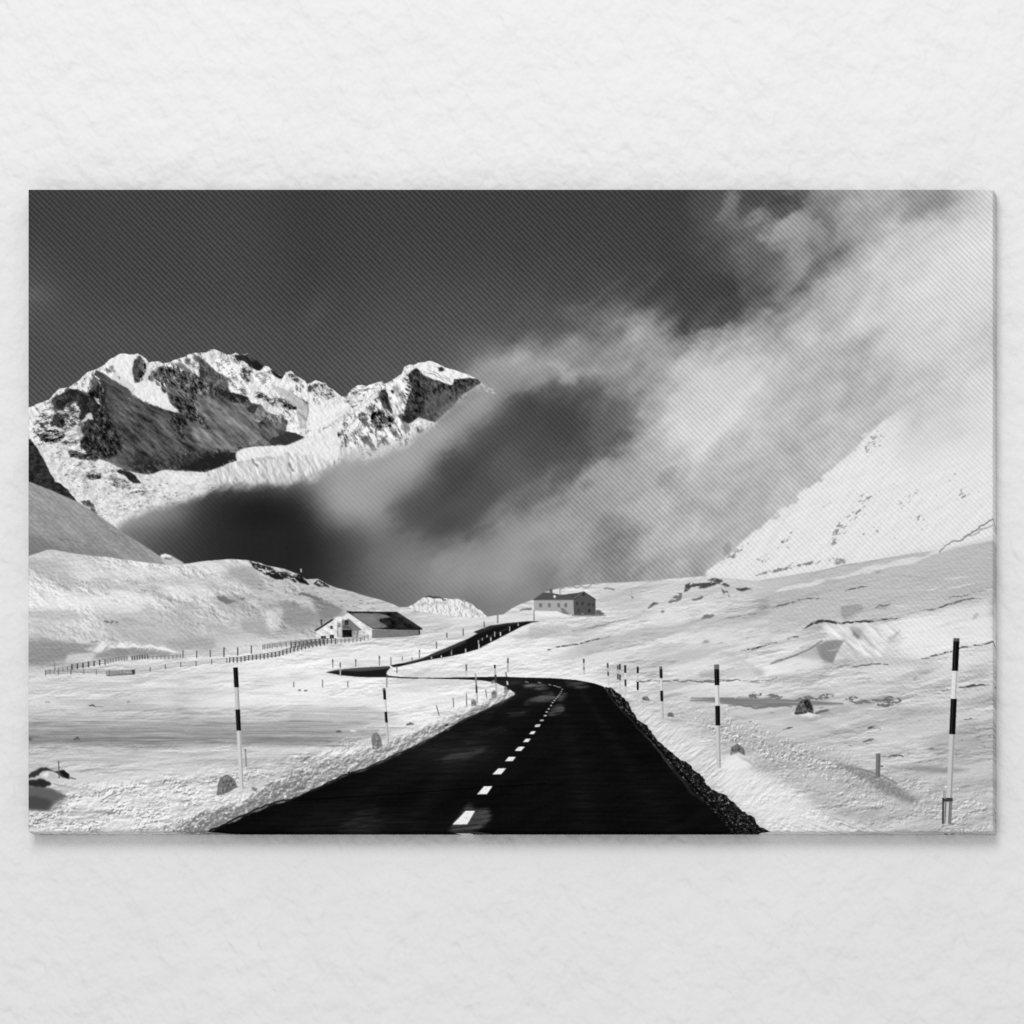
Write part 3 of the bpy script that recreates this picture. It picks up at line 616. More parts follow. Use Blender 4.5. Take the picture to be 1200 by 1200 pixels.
    for q in (vg(425,472,446,446,470,468,500,478), vg(470,470,505,454,560,474,590,484), vg(545,470,585,458,640,478,650,488), vg(600,476,645,468,725,496,690,500), vg(380,470,400,462,430,478)):
        fill_local(q, 238, .85, .5, .06, 7)
    # dark outcrops along the crest of the left hill
    bq = (285, 650, 400, 700); sq = win(bq); rn = unit(fbm(9, 5, 140, ang=30, octv=4, gain=.7, b=bq)) * .3
    def outcrop(pts, tone, thr=0., a=1.):
        m_ = poly(pts, .12, 19, .5)[sq]
        k = blur(sm(-.2, .2, rn - thr), .35)
        img[sq] += (tone - img[sq]) * m_ * k * a
    outcrop(v4(0,382,50,400,110,420,180,440,230,460,290,500,240,492,170,470,100,458,70,440,20,410), 40, -.12)
    outcrop(v4(85,438,150,450,170,475,110,468), 30, -.5)
    outcrop(v4(235,450,255,455,290,500,250,492,225,475), 26, -.6)
    outcrop(v4(330,475,365,490,385,515,345,510,310,495), 50, -.2)
    outcrop(v4(130,425,220,445,230,465,160,445), 236, .3, .8)
    line(v4(250,425,252,442), 1.8, 200, .9, .3)
    line(v4(240,548,300,556,350,575,350,590), [2, 2.6, 1], 110, .8, .6, .15, 8)
    bq = (380, 690, 470, 720)
    for i in range(26):
        r = np.random.RandomState(500 + i); x_ = r.uniform(300, 460); y_ = 690 + (x_ - 300) * .16 + r.uniform(-12, 12)
        line([(x_, y_), (x_ + r.uniform(2, 6), y_ + r.uniform(0, 2))], .9, 130, .6, .4)

    # right: knoll behind the inn, rocks on it
    for q, t_, a_, s_ in ((v5(620,190,700,200,740,240,800,250,760,300,640,310,560,260),202,.6,4),(v5(740,240,900,235,1000,180,980,165,1060,150,1200,155,1200,200,1100,250,800,290),205,.45,4),
        (v5(150,420,300,400,420,385,300,420,180,440),186,.6,1.8),(v5(440,395,560,370,720,340,560,385,440,400),176,.6,1.),(v8(0,120,300,140,560,80,900,20,1150,-40,1150,30,700,110,300,190,100,190),206,.5,5),
        (v8(700,60,1150,-30,1150,200,900,240,600,240,560,200),200,.5,8),(v8(430,400,470,385,550,372,530,420,518,455,470,440),176,.8,2.2),(v8(275,460,340,432,430,405,470,440,480,460,380,470),196,.7,2.5),
        (v8(80,480,160,475,240,480,250,500,200,515,100,515),206,.75,2.),(v8(180,470,250,485,255,500,230,512),180,.5,2),(v8(640,440,760,420,860,430,1000,420,800,470,660,460),206,.7,4),
        (v8(0,640,200,700,420,790,500,800,500,700,300,640,100,625),205,.5,6),(v8(550,250,620,230,640,245,600,280,560,290),166,.7,1.2),(v8(460,300,520,300,500,330,440,330),186,.6,1.5)):
        put(poly(q, .04, 17, s_), t_, a_)
    put(poly(v8(780,290,900,262,1000,240,1140,200,1145,360,980,400,860,432,760,420,700,380), .03, 18, 4), 233, .75)
    put(poly(v8(250,510,260,470,340,440,430,420,480,455,420,480,330,500), .03, 18, 3), 236, .6)
    bq = (940, 725, 1060, 782); sq = win(bq); st = fbm(40, 4.2, 150, ang=42, octv=4, b=bq)
    mm = poly(v8(470,310,560,300,700,296,780,330,720,400,700,440,560,440,520,452,540,372,500,350), .05, 20, 2.)[sq]
    img[sq] += (np.clip(226 + 30 * st, 170, 242) - img[sq]) * mm * .8
    put(poly(v8(585,310,640,330,625,370,590,350), .1, 20, 1.6), 170, .7)
    put(poly(v8(730,360,780,335,760,370,740,380), .1, 20, 1.2), 186, .7)
    fill_local(v8(1062,290,1068,268,1085,260,1088,270,1072,285), 190, .8, .6, .1)
    fill_local(v8(667,460,665,445,672,447,674,460), 150, .8, .3)
    for q, t_ in ((v8(5,282,20,268,45,266,58,272,30,282),120),(v8(0,378,20,370,40,372,20,380),150),(v8(680,240,720,222,750,222,730,240,700,246),150),(v5(1042,340,1060,322,1105,320,1090,335),124),(v5(1045,455,1060,442,1085,445,1070,452),140),(v5(855,312,860,300,872,302,870,313),120)):
        fill_local(q, t_, .8, .6, .2, 33)
    for q in ((vj(0,190,200,120,560,22,860,4,1200,-60,1200,225,820,288,700,326,380,340,280,340,160,395,0,420),199,.6,3.),(vi(420,312,700,284,1200,252,1200,290,900,304,600,316),202,.5,2.),(vi(0,296,200,298,430,264,240,325,0,352),190,.6,1.6),
              (vi(450,130,560,180,610,190,540,222,480,215,420,200),204,.6,3.),(vi(600,90,800,72,900,80,860,130,700,150,560,180),208,.5,3.),(vi(780,510,880,498,860,532,800,532),182,.5,1.4),(vi(500,400,760,380,900,350,800,400,560,420),208,.5,2.),
              (vj(380,270,490,264,505,284,430,322,390,336),172,.75,.9),(vj(360,530,370,480,430,470,500,528,530,545,420,548),204,.7,1.2),(vj(400,545,600,543,820,550,700,582,560,576),204,.7,1.6),(vj(600,500,700,400,690,520,640,545),214,.6,2.),
              (vj(0,640,280,640,250,655,0,660),198,.6,1.4),(v8(0,540,200,560,420,560,700,540,800,560,500,580,200,575),212,.5,2.),(v9(500,180,800,190,1100,200,1000,240,700,240),204,.5,3.),(v9(840,400,1150,380,1150,440,900,430),206,.5,3.)): gput(*q)
    gput(vj(0,196,200,150,420,102,620,46,870,6,640,62,420,117,200,170), 222, .8, .8)
    fill_local(vj(252,482,300,455,360,446,402,452,372,500,350,542,338,572,292,556,262,520), 158, .85, .7, .05, 5)
    put(poly(vj(130,522,220,492,262,484,268,520,240,560,160,540), .02, 5, 2.5), 190, .7)
    put(poly(vj(40,580,120,545,200,545,280,570,300,600,200,615,60,610), .02, 5, 2.5), 228, .7)
    line(vj(10,576,60,560,120,535,220,495,285,452), [1, 1.4, 1.4, 2.2, 1.6], 142, .75, .5, .03, 5)
    for a_, b_, c_, d_, t in ((270,400,395,440,244),(300,385,420,430,236),(410,385,520,545,244),(430,375,560,500,176),(470,370,600,520,240),(380,440,470,545,180),(520,365,600,440,184),(560,370,640,430,238),(360,400,420,470,190),(650,440,700,395,186)):
        line(vj(a_, b_, (a_ + c_) / 2 + 8, (b_ + d_) / 2 - 8, c_, d_), [.6, 2.6, .8], t, .6, .8)
    fill_local(vj(448,402,482,428,470,446,444,424), 150, .8, .8, .1, 5)
    for a_, b_, c_, d_ in ((920,130,1060,115),(830,190,900,170),(920,185,1085,152),(1120,190,1190,178),(560,270,640,252),(640,262,730,272)):
        line(vj(a_, b_, (a_ + c_) / 2, (b_ + d_) / 2 + 3, c_, d_), [.5, 1.6, .5], 232, .7, .4, .05, 6)
    line(vj(560,280,600,268,640,262), [.6, 2., .6], 116, .8, .4, .2, 6); line(vj(565,95,590,88), 1.2, 150, .7, .4)
    for i in range(120):                                  # wind ripples
        r = np.random.RandomState(1800 + i); x_ = r.uniform(640, 1150); y_ = r.uniform(700, 800); L_ = r.uniform(4, 16)
        if y_ < 735 - (x_ - 640) * .17: continue
        line([(x_, y_), (x_ + L_ / 2, y_ - L_ * .06), (x_ + L_, y_ - L_ * .16)], [.4, r.uniform(.7, 1.4), .4], r.choice([176, 186, 238, 240]), .5, .4)
    for i in range(90):
        r = np.random.RandomState(1900 + i); x_ = r.uniform(900, 1150); y_ = r.uniform(800, 900); L_ = r.uniform(5, 20)
        line([(x_, y_), (x_ + L_ / 2, y_ + .3), (x_ + L_, y_ - .6)], [.4, r.uniform(.7, 1.5), .4], r.choice([178, 188, 236, 240]), .5, .4)
    for pts, w_, t_, a_ in ((v8(275,245,330,228,380,212,465,203),[.8,2.2,1.6,.8],104,.85),(v8(565,175,600,166,650,157),[.8,2,.8],104,.85),(v8(400,328,440,300,490,292,545,302,640,292,700,288,780,280),[1,3.4,2.6,1.8,2.2,.8],66,.9),
        (v8(340,362,385,354),1.8,95,.8),(v8(160,407,210,400,260,385,300,375),[.6,2.2,1.6,.6],78,.85),(v8(865,440,920,425,980,410,1060,388,1155,366),[1.4,2,2,2,1.4],96,.85),(v8(870,250,960,230,1020,212,1100,205),[.8,1.6,2.4,.8],100,.8),
        (v8(955,208,1010,196,1060,188),[.6,1.4,.6],120,.7),(v8(275,460,320,442,400,415),[.8,1.6,.8],140,.8),(v8(0,527,60,522,140,520,300,512),[1.8,1.2,.8],128,.85),(v8(585,475,640,465,735,462),[1,1.8,1],110,.8),
        (v8(100,282,160,272,220,262),.9,140,.7),(v5(325,487,400,468,500,450,560,435,630,420),[1.2,1.8,1.8,1.4,.7],96,.85),(v5(440,398,560,372,690,345),[.6,1.2,.6],140,.7),(v5(740,634,850,634,1000,630,1200,628),[1.8,1.5,1.2],120,.85),
        (v5(40,440,80,425,140,405,200,375),1.2,222,.8),(v5(860,610,1000,600,1100,590,1200,570),[.6,1,.6],190,.5),(v5(1040,605,1100,590,1200,570),1.6,178,.5),(v8(1150,165,1060,180),1,150,.6),(v8(1010,552,1060,545,1130,543),[1,3.2,1],88,.85),(v8(930,565,980,560),[.6,2,.6],120,.8),
        (v8(1030,678,1055,672,1080,676),[.6,1.8,.6],100,.7),(v8(320,716,340,711,362,706),[1,2.2,.6],96,.8),(v8(655,712,680,706,706,712),[2,3,2],84,.8),(v8(635,764,655,758,685,754),[1,2.4,.6],100,.8),(v8(586,762,610,762),1,130,.7),
        (v8(600,728,640,726),.9,140,.6),(v9(710,356,770,350,810,354),[.6,2.6,.8],104,.8),(v9(1095,320,1115,316),1.6,130,.8),(v8(190,686,202,685),1.6,80,.8),(v8(1100,785,1112,783),1.4,110,.7),(v9(590,296,612,294),1.2,130,.7)):
        line(pts, w_, t_, min(1., a_ * 1.15), .3, .07, 31 + int(pts[0][0]), brk=True)
    # knoll rocks
    bq = (740, 670, 885, 720); sq = win(bq); rn = unit(fbm(12, 5, 160, ang=-12, octv=4, gain=.65, b=bq)) * .3
    def outcrop2(pts, tone, thr, a=.95):
        m_ = poly(pts, .1, 22, .5)[sq]; img[sq] += (tone - img[sq]) * m_ * blur(sm(-.2, .2, rn - thr), .35) * a
    outcrop2(v5(965,215,970,180,1000,172,1060,170,1120,150,1140,155,1180,185,1160,190,1120,175,1080,190,1000,192), 66, -.2)
    outcrop2(v5(890,265,930,215,955,220,950,250,900,268), 120, -.25)
    outcrop2(v5(770,305,820,262,850,265,810,285), 84, -.1)
    outcrop2(v5(1000,250,1050,232,1055,240,1010,255), 110, -.5)
    outcrop2(v5(645,245,670,185,715,210,730,245,700,240,680,215), 130, -.2)
    outcrop2(v5(1140,200,1170,210,1180,240,1150,225), 120, -.2)
    outcrop2(v8(140,165,180,160,205,172,160,175), 60, -.6)
    line(v5(380,200,480,186,600,172), [2, 1.6, .6], 120, .55, .6, .2, 3); line(v5(590,200,640,200), 1.6, 110, .6, .5, .2, 3)
    line(v5(195,300,250,292), [1, 2.4], 90, .8, .5, .1, 3)
    # ridge lines at the right edge
    put(poly(v6(880,690,1155,528,1160,625,1000,655), .02, 22, 1), 226, .8)
    line(v6(940,672,1010,630,1080,590,1155,538), [.8, 1.6, 1.6, 1.4], 90, .75, .4, .12, 4)
    line(v6(1040,618,1100,585,1155,560), [.6, 1.6, 1], 120, .7, .5, .15, 5)
    # frozen tarn and stones, right
    put(poly(v8(-40,600,0,596,60,591,200,592,380,600,560,613,560,620,470,622,370,622,240,630,150,622,60,612,-40,606), .01, 23, .6), 148 + 46 * fbm(60, 2.2, 171, octv=4), .85)
    line(v8(110,622,240,630,360,628), [.8, 2, .8], 96, .7, .5, .1, 3); line(v5(995,712,1100,712,1200,712), 1.6, 130, .6, .5)
    bq = (870, 805, 1065, 835); sq = win(bq); rn = unit(fbm(9, 4, 170, octv=4, gain=.7, b=bq)) * .4
    for q, t_ in ((v8(190,580,215,572,240,574,240,582,215,596,195,592),90),(v8(240,590,290,580,325,582,320,590,260,592),100),(v8(370,600,440,590,480,578,525,580,500,595,460,600,430,602),110),
                  (v8(560,600,610,588,650,600,700,600,680,612,600,612),110),(v8(690,628,700,600,740,584,788,602,760,620,720,628),88)):
        m_ = poly(q, .12, 24, .4)[sq]; img[sq] += (t_ + 40 * rn - img[sq]) * m_ * blur(sm(-.25, .3, rn + .12), .3) * .95
    fill_local(v8(350,655,370,645,445,650,470,662,400,664), 236, .8, .9, .1)
    fill_local(v8(368,655,374,632,386,612,400,600,415,594,430,602,438,620,442,640,444,653,420,648,395,655), 78, 1, .35, .1, 5)
    fill_local(v8(405,604,418,600,432,620,436,640,420,632,410,620), 34, .8, .6, .1, 5)
    fill_local(v8(372,650,385,622,398,606,404,630,395,650), 100, .6, .8, .15, 5)
    fill_local(v8(445,652,470,640,512,636,480,648,455,656), 92, .9, .4, .08, 5)
    sl, m = poly_local(v8(368,655,386,612,415,594,438,620,444,653), 0, 1, .4); img[sl] += m * 34 * unit(fbm(5, 3.5, 330, octv=3, gain=.8))[sl] * .6
    line(v8(392,640,400,610,415,598), [.6, 1.4, .6], 130, .6, .4)

    # ---------------------------------------------------------------- left plain: wind crust bands
    for y0_, y1_, x1_, t_, a_, sd in ((846, 872, 480, 172, .8, 1), (838, 846, 420, 192, .6, 2), (864, 868, 440, 140, .6, 3), (856, 859, 470, 158, .6, 4), (884, 892, 330, 206, .5, 5), (820, 824, 250, 206, .5, 6), (806, 810, 360, 202, .5, 7), (786, 790, 330, 208, .45, 8)):
        band = sm(y0_ - 3, y0_ + 2, Y + 3 * h1) * sm(y1_ + 4, y1_ - 1, Y + 3 * h1) * sm(x1_ + 10, x1_ - 110, X + 60 * h1) * (1 if y1_ > 830 else 1)
        bn = fbm(90, 2.2, 180 + sd, octv=4, gain=.7)
        put(band * G, t_ + 40 * bn, a_ * .9)
    put(poly(v11(0,350,200,355,440,370,520,395,440,420,300,440,150,465,0,475), .02, 25, 2.5), 186 + 34 * fbm(70, 1.8, 190, octv=4), .55)
    put(poly(v10(640,290,760,262,840,235,1000,205,1200,160,1200,300,1000,300), .01, 26, 4), 236, .7)
    line(v10(640,282,760,262,850,235,960,212,1090,192,1200,158), [.5,1.4,1.2,.8], 196, .5, 1.)
    line(v10(280,290,296,287,306,291), [1, 2, 1], 60, .8, .3, .1); line(v10(300,292,340,294), .9, 130, .6, .4)
    line(v10(222,424,236,414,246,422), [1, 3, 1], 70, .85, .4, .1); line(v10(40,418,60,420), 3, 80, .8, .5, .1); line(v10(430,275,442,274), 1.4, 120, .6, .4); line(v10(110,276,130,276), 1.4, 140, .6, .4)
    line(v11(215,472,228,466,240,471), [1, 2.6, 1], 74, .85, .4, .1); fill_local(v11(275,468,290,458,305,462,312,470), 236, .9, .6)
    line(v11(545,438,562,430,580,433), [1.4, 2.6, 1], 74, .85, .4, .1)
    for q in (v11(38,276,50,274), v11(66,278,80,276)): line(q, 1.6, 90, .8, .3)

    for i in range(150):
        r = np.random.RandomState(2000 + i); x_ = r.uniform(34, 430); y_ = r.uniform(780, 905); L_ = r.uniform(12, 70)
        line([(x_, y_), (x_ + L_ / 2, y_ - r.uniform(-.6, .8)), (x_ + L_, y_ + r.uniform(-.8, .8))], [.4, r.uniform(.7, 1.6), .4], r.choice([176, 190, 234, 240]) if y_ < 838 or y_ > 876 else r.choice([128, 142, 150, 196, 214]), .5, .35)
    # crumbly snow by the roadside (both sides): strong small-scale relief
    crumb = unit(fbm(5, 3.4, 200, octv=4, gain=.85)) * .35
    hc = rel(9, 5.4, 201, 0, 4, .85, .8, 1., .3) * (9 + 13 * sm(860, 960, Y))
    patchy = .25 + 1.25 * sm(-.25, .4, fbm(38, 14, 203, ang=-12, octv=4, gain=.6))
    big = rel(24, 12, 204, -10, 5, .7, .7, .9, .8) * 9
    hc = hc * patchy + big * .8
    bankL = poly(v10(0,640,60,600,180,600,330,590,560,560,700,545,860,535,1000,490,1200,460) + v11(0,570,150,548,300,500,400,470,480,455,600,420,700,385,800,345,900,300,960,270,1000,250,1060,290,800,430,560,560,300,670,0,800) +
                 [(236, 985), (20, 985), (20, 935)], .02, 27, 5)
    img += np.clip(bankL, 0, 1) * (np.minimum(hc * 1.05, 22) + 9 * unit(crumb) * patchy + 1)
    bankR = poly(v12(500,120,560,140,620,170,700,170,840,210,900,235) + v9(80,205,240,250,400,310,560,345,700,400,900,480,1160,560) + [(1200, 990), (900, 990)] + v12(1000,600,700,350,560,180), .02, 28, 4)
    wood = sm(-.1, .5, fbm(30, 9, 205, ang=28, octv=3)) 
    img += np.clip(bankR, 0, 1) * (hc * (.32 + .42 * wood) + 5 * unit(crumb) * wood)
    # furry, combed snow just right of the road
    fur = fbm(30, 2.6, 210, ang=-38, octv=4, gain=.6)
    furm = poly(v12(560,170,620,200,700,270,800,330,900,400,1000,440,1100,480,1200,540) + v9(180,420,300,450,500,560,700,640) + [(1050, 985), (900, 985)] + v12(1090,660,1000,590,850,470,740,390,650,290,590,210), .02, 29, 4)
    fur2 = fbm(46, 3.4, 212, ang=20, octv=4, gain=.6)
    yy_ = sm(900, 960, Y) * sm(880, 960, X)
    rf = rel(26, 5, 213, -38, 4, .7, .6, 1., .3) * (1 - yy_) + rel(34, 6, 214, 22, 4, .7, .6, 1., .3) * yy_
    put(furm, 220 + 20 * (fur * (1 - yy_) + fur2 * yy_) + np.minimum(rf * 12, 14) + .35 * hc, .85)
    # sparkling crust of lumps across the right verge
    lm = poly(v9(0,190,80,200,240,255,400,320,560,350,700,440,860,500,1000,560,900,580,700,520,560,470,300,390,200,350,100,300,0,240), .04, 30, 6)
    lmp = rel(7, 5, 220, 20, 3, .8, .8, 1., .25)
    lmod = .35 + .9 * sm(-.3, .4, fbm(30, 9, 223, ang=24, octv=3))
    put(lm, 190 + np.clip(lmp * 28 * lmod, -70, 56), .75)
    put(poly(vl(250,150,400,170,600,260,760,330,700,370,500,330,400,230,300,180), .05, 73, 6), 192 + .7 * hc, .6)
    put(poly(vl(760,160,1000,170,1190,200,1190,400,900,370,800,300), .05, 74, 8), 196 + .9 * hc, .6)
    put(poly(vl(70,130,160,84,215,145,350,200,450,270,540,370,320,372,240,345,140,262,70,185), .05, 75, 4), 232 + .35 * hc + 10 * fur, .6)
    for i in range(330):
        r = np.random.RandomState(2600 + i); k_ = r.rand()
        cx_ = np.interp(k_, [0, .35, .7, 1], [835, 930, 1020, 1140]); cy_ = np.interp(k_, [0, .35, .7, 1], [845, 888, 915, 948])
        x_ = cx_ + r.normal(0, 16); y_ = cy_ + r.normal(0, 9 + 6 * k_); z_ = r.uniform(.5, .8 + 1.1 * r.rand())
        if x_ > 1162 or y_ > 974: continue
        fill_local([(x_ - z_, y_), (x_ - z_ * .3, y_ - z_ * .8), (x_ + z_ * .8, y_ - z_ * .4), (x_ + z_, y_ + z_ * .4), (x_, y_ + z_ * .6)], 244, .8, .35, .35, i)
        fill_local([(x_ + z_ * .4, y_ + z_ * .8), (x_ + z_ * 1.4, y_), (x_ + z_ * 1.8, y_ + z_ * .7), (x_ + z_ * .8, y_ + z_ * 1.3)], 140, .6, .35)
    put(poly(v9(520,370,620,400,700,432,860,530,820,535,700,490,640,440,540,395), .04, 31, 2), 150 + 30 * crumb, .7)
    line(v9(610,400,700,425,770,462), [1, 1.6, 1], 120, .7, .6, .05, 3)
    put(poly(v9(720,395,880,392,1060,405,960,420,860,412), .02, 31, 1.5), 158, .7)
    put(poly(v9(500,590,700,585,900,600,1000,640,700,620), .05, 31, 4), 196, .5)

    # lower-left rocks and shaded hollow
    fill_local(v10(44,560,60,548,90,533,130,538,160,545,185,540,205,560,204,575,190,572,150,550,100,545,70,570,44,572), 46, .95, .5, .12, 40)
    fill_local(v10(85,570,105,548,130,545,150,552,158,575,120,577), 200, .9, .7, .08, 41)
    fill_local(v10(95,565,110,550,128,548,120,570), 238, .8, .7)
    fill_local(v10(165,548,185,542,204,556,205,574,190,570), 22, .95, .4, .1)
    line(v10(164,505,165,572), [1.2, 1.2], 90, .9, .2); line(v10(205,570,232,576), [2, .6], 90, .8, .4)
    fill_local(v10(30,580,70,578,120,584,168,600,120,602,30,596), 34, .95, .6, .15, 42)
    bq = (33, 915, 85, 955)
    fill_local(v10(30,598,90,605,130,612,196,642,150,670,125,700,60,697,30,690), 92, .95, 1.0, .06, 43)
    fill_local(v10(30,640,100,650,140,668,118,698,60,694,30,688), 62, .7, 1.6, .08, 44)
    fill_local(v10(150,665,195,645,150,700,128,702), 150, .6, 1.5, .1, 44)
    line(v10(160,600,260,612,330,630), [1, 2, 1], 165, .6, 1, .1)

    # ---------------------------------------------------------------- far road bends
    put(poly(v11(160,190,220,172,300,160,470,158,480,180,470,210,300,215,200,208), .01, 45, 1.5), 196, .4)
    r2 = v11(168,191,215,181,300,172,380,167,462,163,470,168,455,185,450,198,462,208,540,215,600,219,450,214,330,213,240,205,200,197)
    fill_local(r2, 28, 1, .3)
    fill_local(v11(176,189,220,180,300,172,400,166,465,163,462,172,400,180,320,186,260,184), 96, .75, .6)
    fill_local(v11(460,180,500,186,515,195,500,205,470,208,455,200), 226, 0)
    r3 = v11(472,158,500,152,540,146,620,125,700,90,760,65,830,35,880,8) + v5(-20,402,0,394,60,372,140,361,240,352,290,352,250,358,200,378,150,404,100,430,60,450,20,470,0,480) + v11(940,58,880,82,820,100,720,120,620,138,540,157,500,166,480,166)
    fill_local(r3, 20, 1, .3, .01)
    fill_local(v11(520,152,620,126,700,92,780,60,830,38,820,52,720,98,640,126,560,150), 84, .7, .7)
    fill_local(v5(-20,402,0,394,60,372,140,361,240,352,160,368,80,380,0,412), 60, .6, .6)
    fill_local(v11(455,184,478,184,510,196,505,207,465,207,452,198), 232, .9, .5)
    line(v11(600,218,520,216,460,210), 1.2, 30, .9, .3)
    rs = np.random.RandomState(9)
    for (x_, y_), h_ in zip(v11(662,118, 708,112, 755,95, 822,80, 884,58, 940,30, 985,6) , (2.5,2.5,3.5,5.5,6,4,4)):
        line([(x_, y_), (x_, y_ + h_)], 1.6, 225, .9, .2)
    for (x_, y_), h_ in zip(v5(2,440, 20,430, 42,415, 60,425, 78,400, 105,402, 148,375, 188,362), (4.5,3,3,3,6,4,6,3)):
        line([(x_, y_), (x_, y_ + h_)], 1.3, 220, .9, .2)
    line(v5(0,440,60,420,140,385), .8, 110, .5, .4)
    for q in (v11(685,50,685,80), v11(733,5,733,28), v11(810,-10,810,18), v11(605,85,605,125), v11(571,120,571,135), v11(525,118,525,135), v11(472,120,472,160), v11(418,115,418,160),
              v11(307,130,307,165), v11(200,130,200,170), v11(235,145,235,205), v11(500,160,500,195), v11(757,85,755,110), v11(270,232,270,262), v11(152,225,152,262), v11(17,235,17,262), v11(453,205,453,262),
              v11(763,310,766,355), v11(685,345,698,395), v11(825,292,827,352), v11(916,272,921,315), v4(1010,705,1010,740), v4(1108,672,1108,700), v4(935,725,935,750), v4(1172,640,1172,680), v4(885,765,885,800), v5(92,318,92,362), v5(262,300,262,350), v5(30,360,30,388)):
        line(q, 1.25, 134, .85, .2)
    for q in (v11(200,130,200,145), v11(307,130,307,142), v11(418,115,418,128), v11(235,148,235,165), v11(605,85,605,96)):
        line(q, 1.3, 70, .8, .2)
    line(v11(235,170,235,205), 1.6, 205, .9, .2)

    # ---------------------------------------------------------------- main road
    road = [(236, 979)] + v10(720,793,800,755,900,710,1000,668) + v11(0,785,100,740,200,695,290,655,400,615,480,580,570,540,650,500,730,455,800,415,880,380,950,345,1010,315,1050,297,1052,288,1030,272,1005,258,960,238,900,229,800,223,540,218,
        540,216,800,215,940,212,1000,212,1200,218) + v12(300,116,380,122,450,135,490,148,502,165,540,215,600,275,660,345,730,430,800,505,880,595,940,655,1003,730) + [(862, 990), (236, 990)]
    gr = v12(495,150,520,152,550,175,590,215,610,255,650,295,690,345,740,395,790,435,850,480,890,530,940,565,1000,600,1030,635,1080,665,1110,700,1175,728) + [(915, 990), (850, 990)] + v12(940,655,800,505,660,345,540,215)
    bright = poly(v5(-60,610,0,600,140,597,300,600,420,612,520,618,600,640,640,700,600,660,540,640,420,618,300,610,0,612), .01, 46, 1.6)
    put(bright, 238, .8)
    mg = poly(gr, .16, 47, .3)
    bq = (700, 790, 925, 980); sq = win(bq); gn = unit(fbm(4.5, 3.4, 230, octv=3, gain=.9, b=bq))
    t = np.full_like(img, 30); t[sq] = 30 + 16 * gn + 90 * sm(1.3, 2.3, gn)
    put(mg, t)
    mr = poly(road, .004, 48, .25)
    asp = 13 + 4.5 * fbm(60, 4, 240, octv=4) + 2. * crumb + 4 * fbm(90, 20, 245, ang=-30, octv=3)
    for x0_, x1_, w_ in ((600, 470, 16), (628, 350, 22), (655, 690, 18), (675, 790, 14)):
        k_ = (Y - 800) / 178.; xc = x0_ + (x1_ - x0_) * k_; asp = asp + 7 * np.exp(-((X - xc) / (3 + w_ * np.clip(k_, 0, 1))) ** 2) * (.6 + fbm(50, 3, 247, octv=3))
    asp += 12 * np.exp(-((X - 520) / 90) ** 2 - ((Y - 880) / 30) ** 2) + 9 * np.exp(-((X - 430) / 70) ** 2 - ((Y - 965) / 12) ** 2) * (1 + fbm(30, 2.2, 241, octv=3))
    asp += 12 * sm(860, 800, Y) * sm(700, 600, X)
    put(mr, asp)
    pn = fbm(30, 3, 243, ang=-6, octv=4, gain=.6)
    def patch(pts, tone, soft, a=1.):
        m_ = poly(pts, .08, 49, soft * 2.2); m_ = sm(.05, 1., m_ + .8 * pn * m_); a = a * .85
        put(m_ * mr, tone + 26 * pn, a)
    patch(v11(700,592,760,570,840,556,910,550,912,566,860,585,780,597,720,600), 92, 1.1, .85)
    patch(v11(730,950,760,910,800,850,840,805,856,806,850,840,870,835,930,830,945,860,920,900,880,935,800,950), 88, 1.4, .8)
    patch(v11(620,560,760,540,900,520,1000,560,960,572,700,620), 34, 3, .7)
    patch(v11(930,455,1020,455,1020,468,940,462), 52, 1, .8)
    patch(v11(1020,380,1100,376,1160,380,1100,392,1020,392), 60, 1.2, .8)
    patch(v11(200,950,240,890,330,840,420,820,440,850,380,900,480,920,450,950), 38, 3, .8)
    patch(v12(160,140,200,136,260,142,285,158,240,162,180,150), 112, .9, .85)
    patch(v12(165,212,210,196,250,176,290,172,305,186,300,205,240,208,190,218), 100, 1., .85)
    patch(v12(268,258,285,232,310,218,335,222,335,248,300,260), 98, 1., .8)
    patch(v12(300,205,315,180,345,172,350,185,320,206), 104, 1., .8)
    patch(v12(320,132,370,124,430,132,440,148,380,152,340,142), 84, 1.4, .8)
    patch(v12(60,250,140,242,180,252,100,262), 40, 1.6, .8)
    patch(v12(-60,318,100,308,110,318,-40,328), 34, 1.4, .7)
    patch(v12(20,128,140,124,200,130,120,140,60,140), 60, 1.4, .6)
    line(v11(0,793,400,768,800,738,1200,712) , 1.1, 2, .8, .3)
    # asphalt edge, right: thin worn border
    line(v12(500,165,540,218,600,278,660,348,730,433,760,470), [.8,1,1.2,2,3], 66, .7, .5, .04, 5)
    line(v12(760,470,830,560,880,600), [3, 4, 1.4], 44, .7, .7, .05, 6)
    line(v12(507,160,550,222,604,275,664,340,736,420,800,492,890,590,960,650,1005,715), [.8,1.6,2,2.6], 3, .85, .5)
    # left snow bank: shaded, lumpy face turned to the road
    bp = v10(560,785,640,750,720,705,800,680,880,665,960,600,1040,560,1120,530,1200,500) + v11(0,620,80,585,200,560,300,545,400,560,440,540,500,490,600,460,700,420,800,380,900,330,960,300,1010,280,1055,290)
    bp += v11(1012,318,950,348,880,382,800,418,730,458,650,503,570,543,480,583,400,618,290,658,200,698,100,743,0,788) + v10(1000,671,900,713,800,758,720,796) + [(190, 985)]
    mb = poly(bp, .05, 50, 1.2)
    lump = rel(13, 9, 251, -30, 5, .75, .7, 1., .5)
    bankface = 190 + 24 * lump + .5 * hc + 26 * fbm(14, 7, 250, ang=-40, octv=3)
    put(mb, bankface, .9)
    low = blur(mr, 4.5) * (1 - mr)                                  # darker toward the foot of the bank
    near_l = sm(640, 560, X + (Y - 800) * .6)
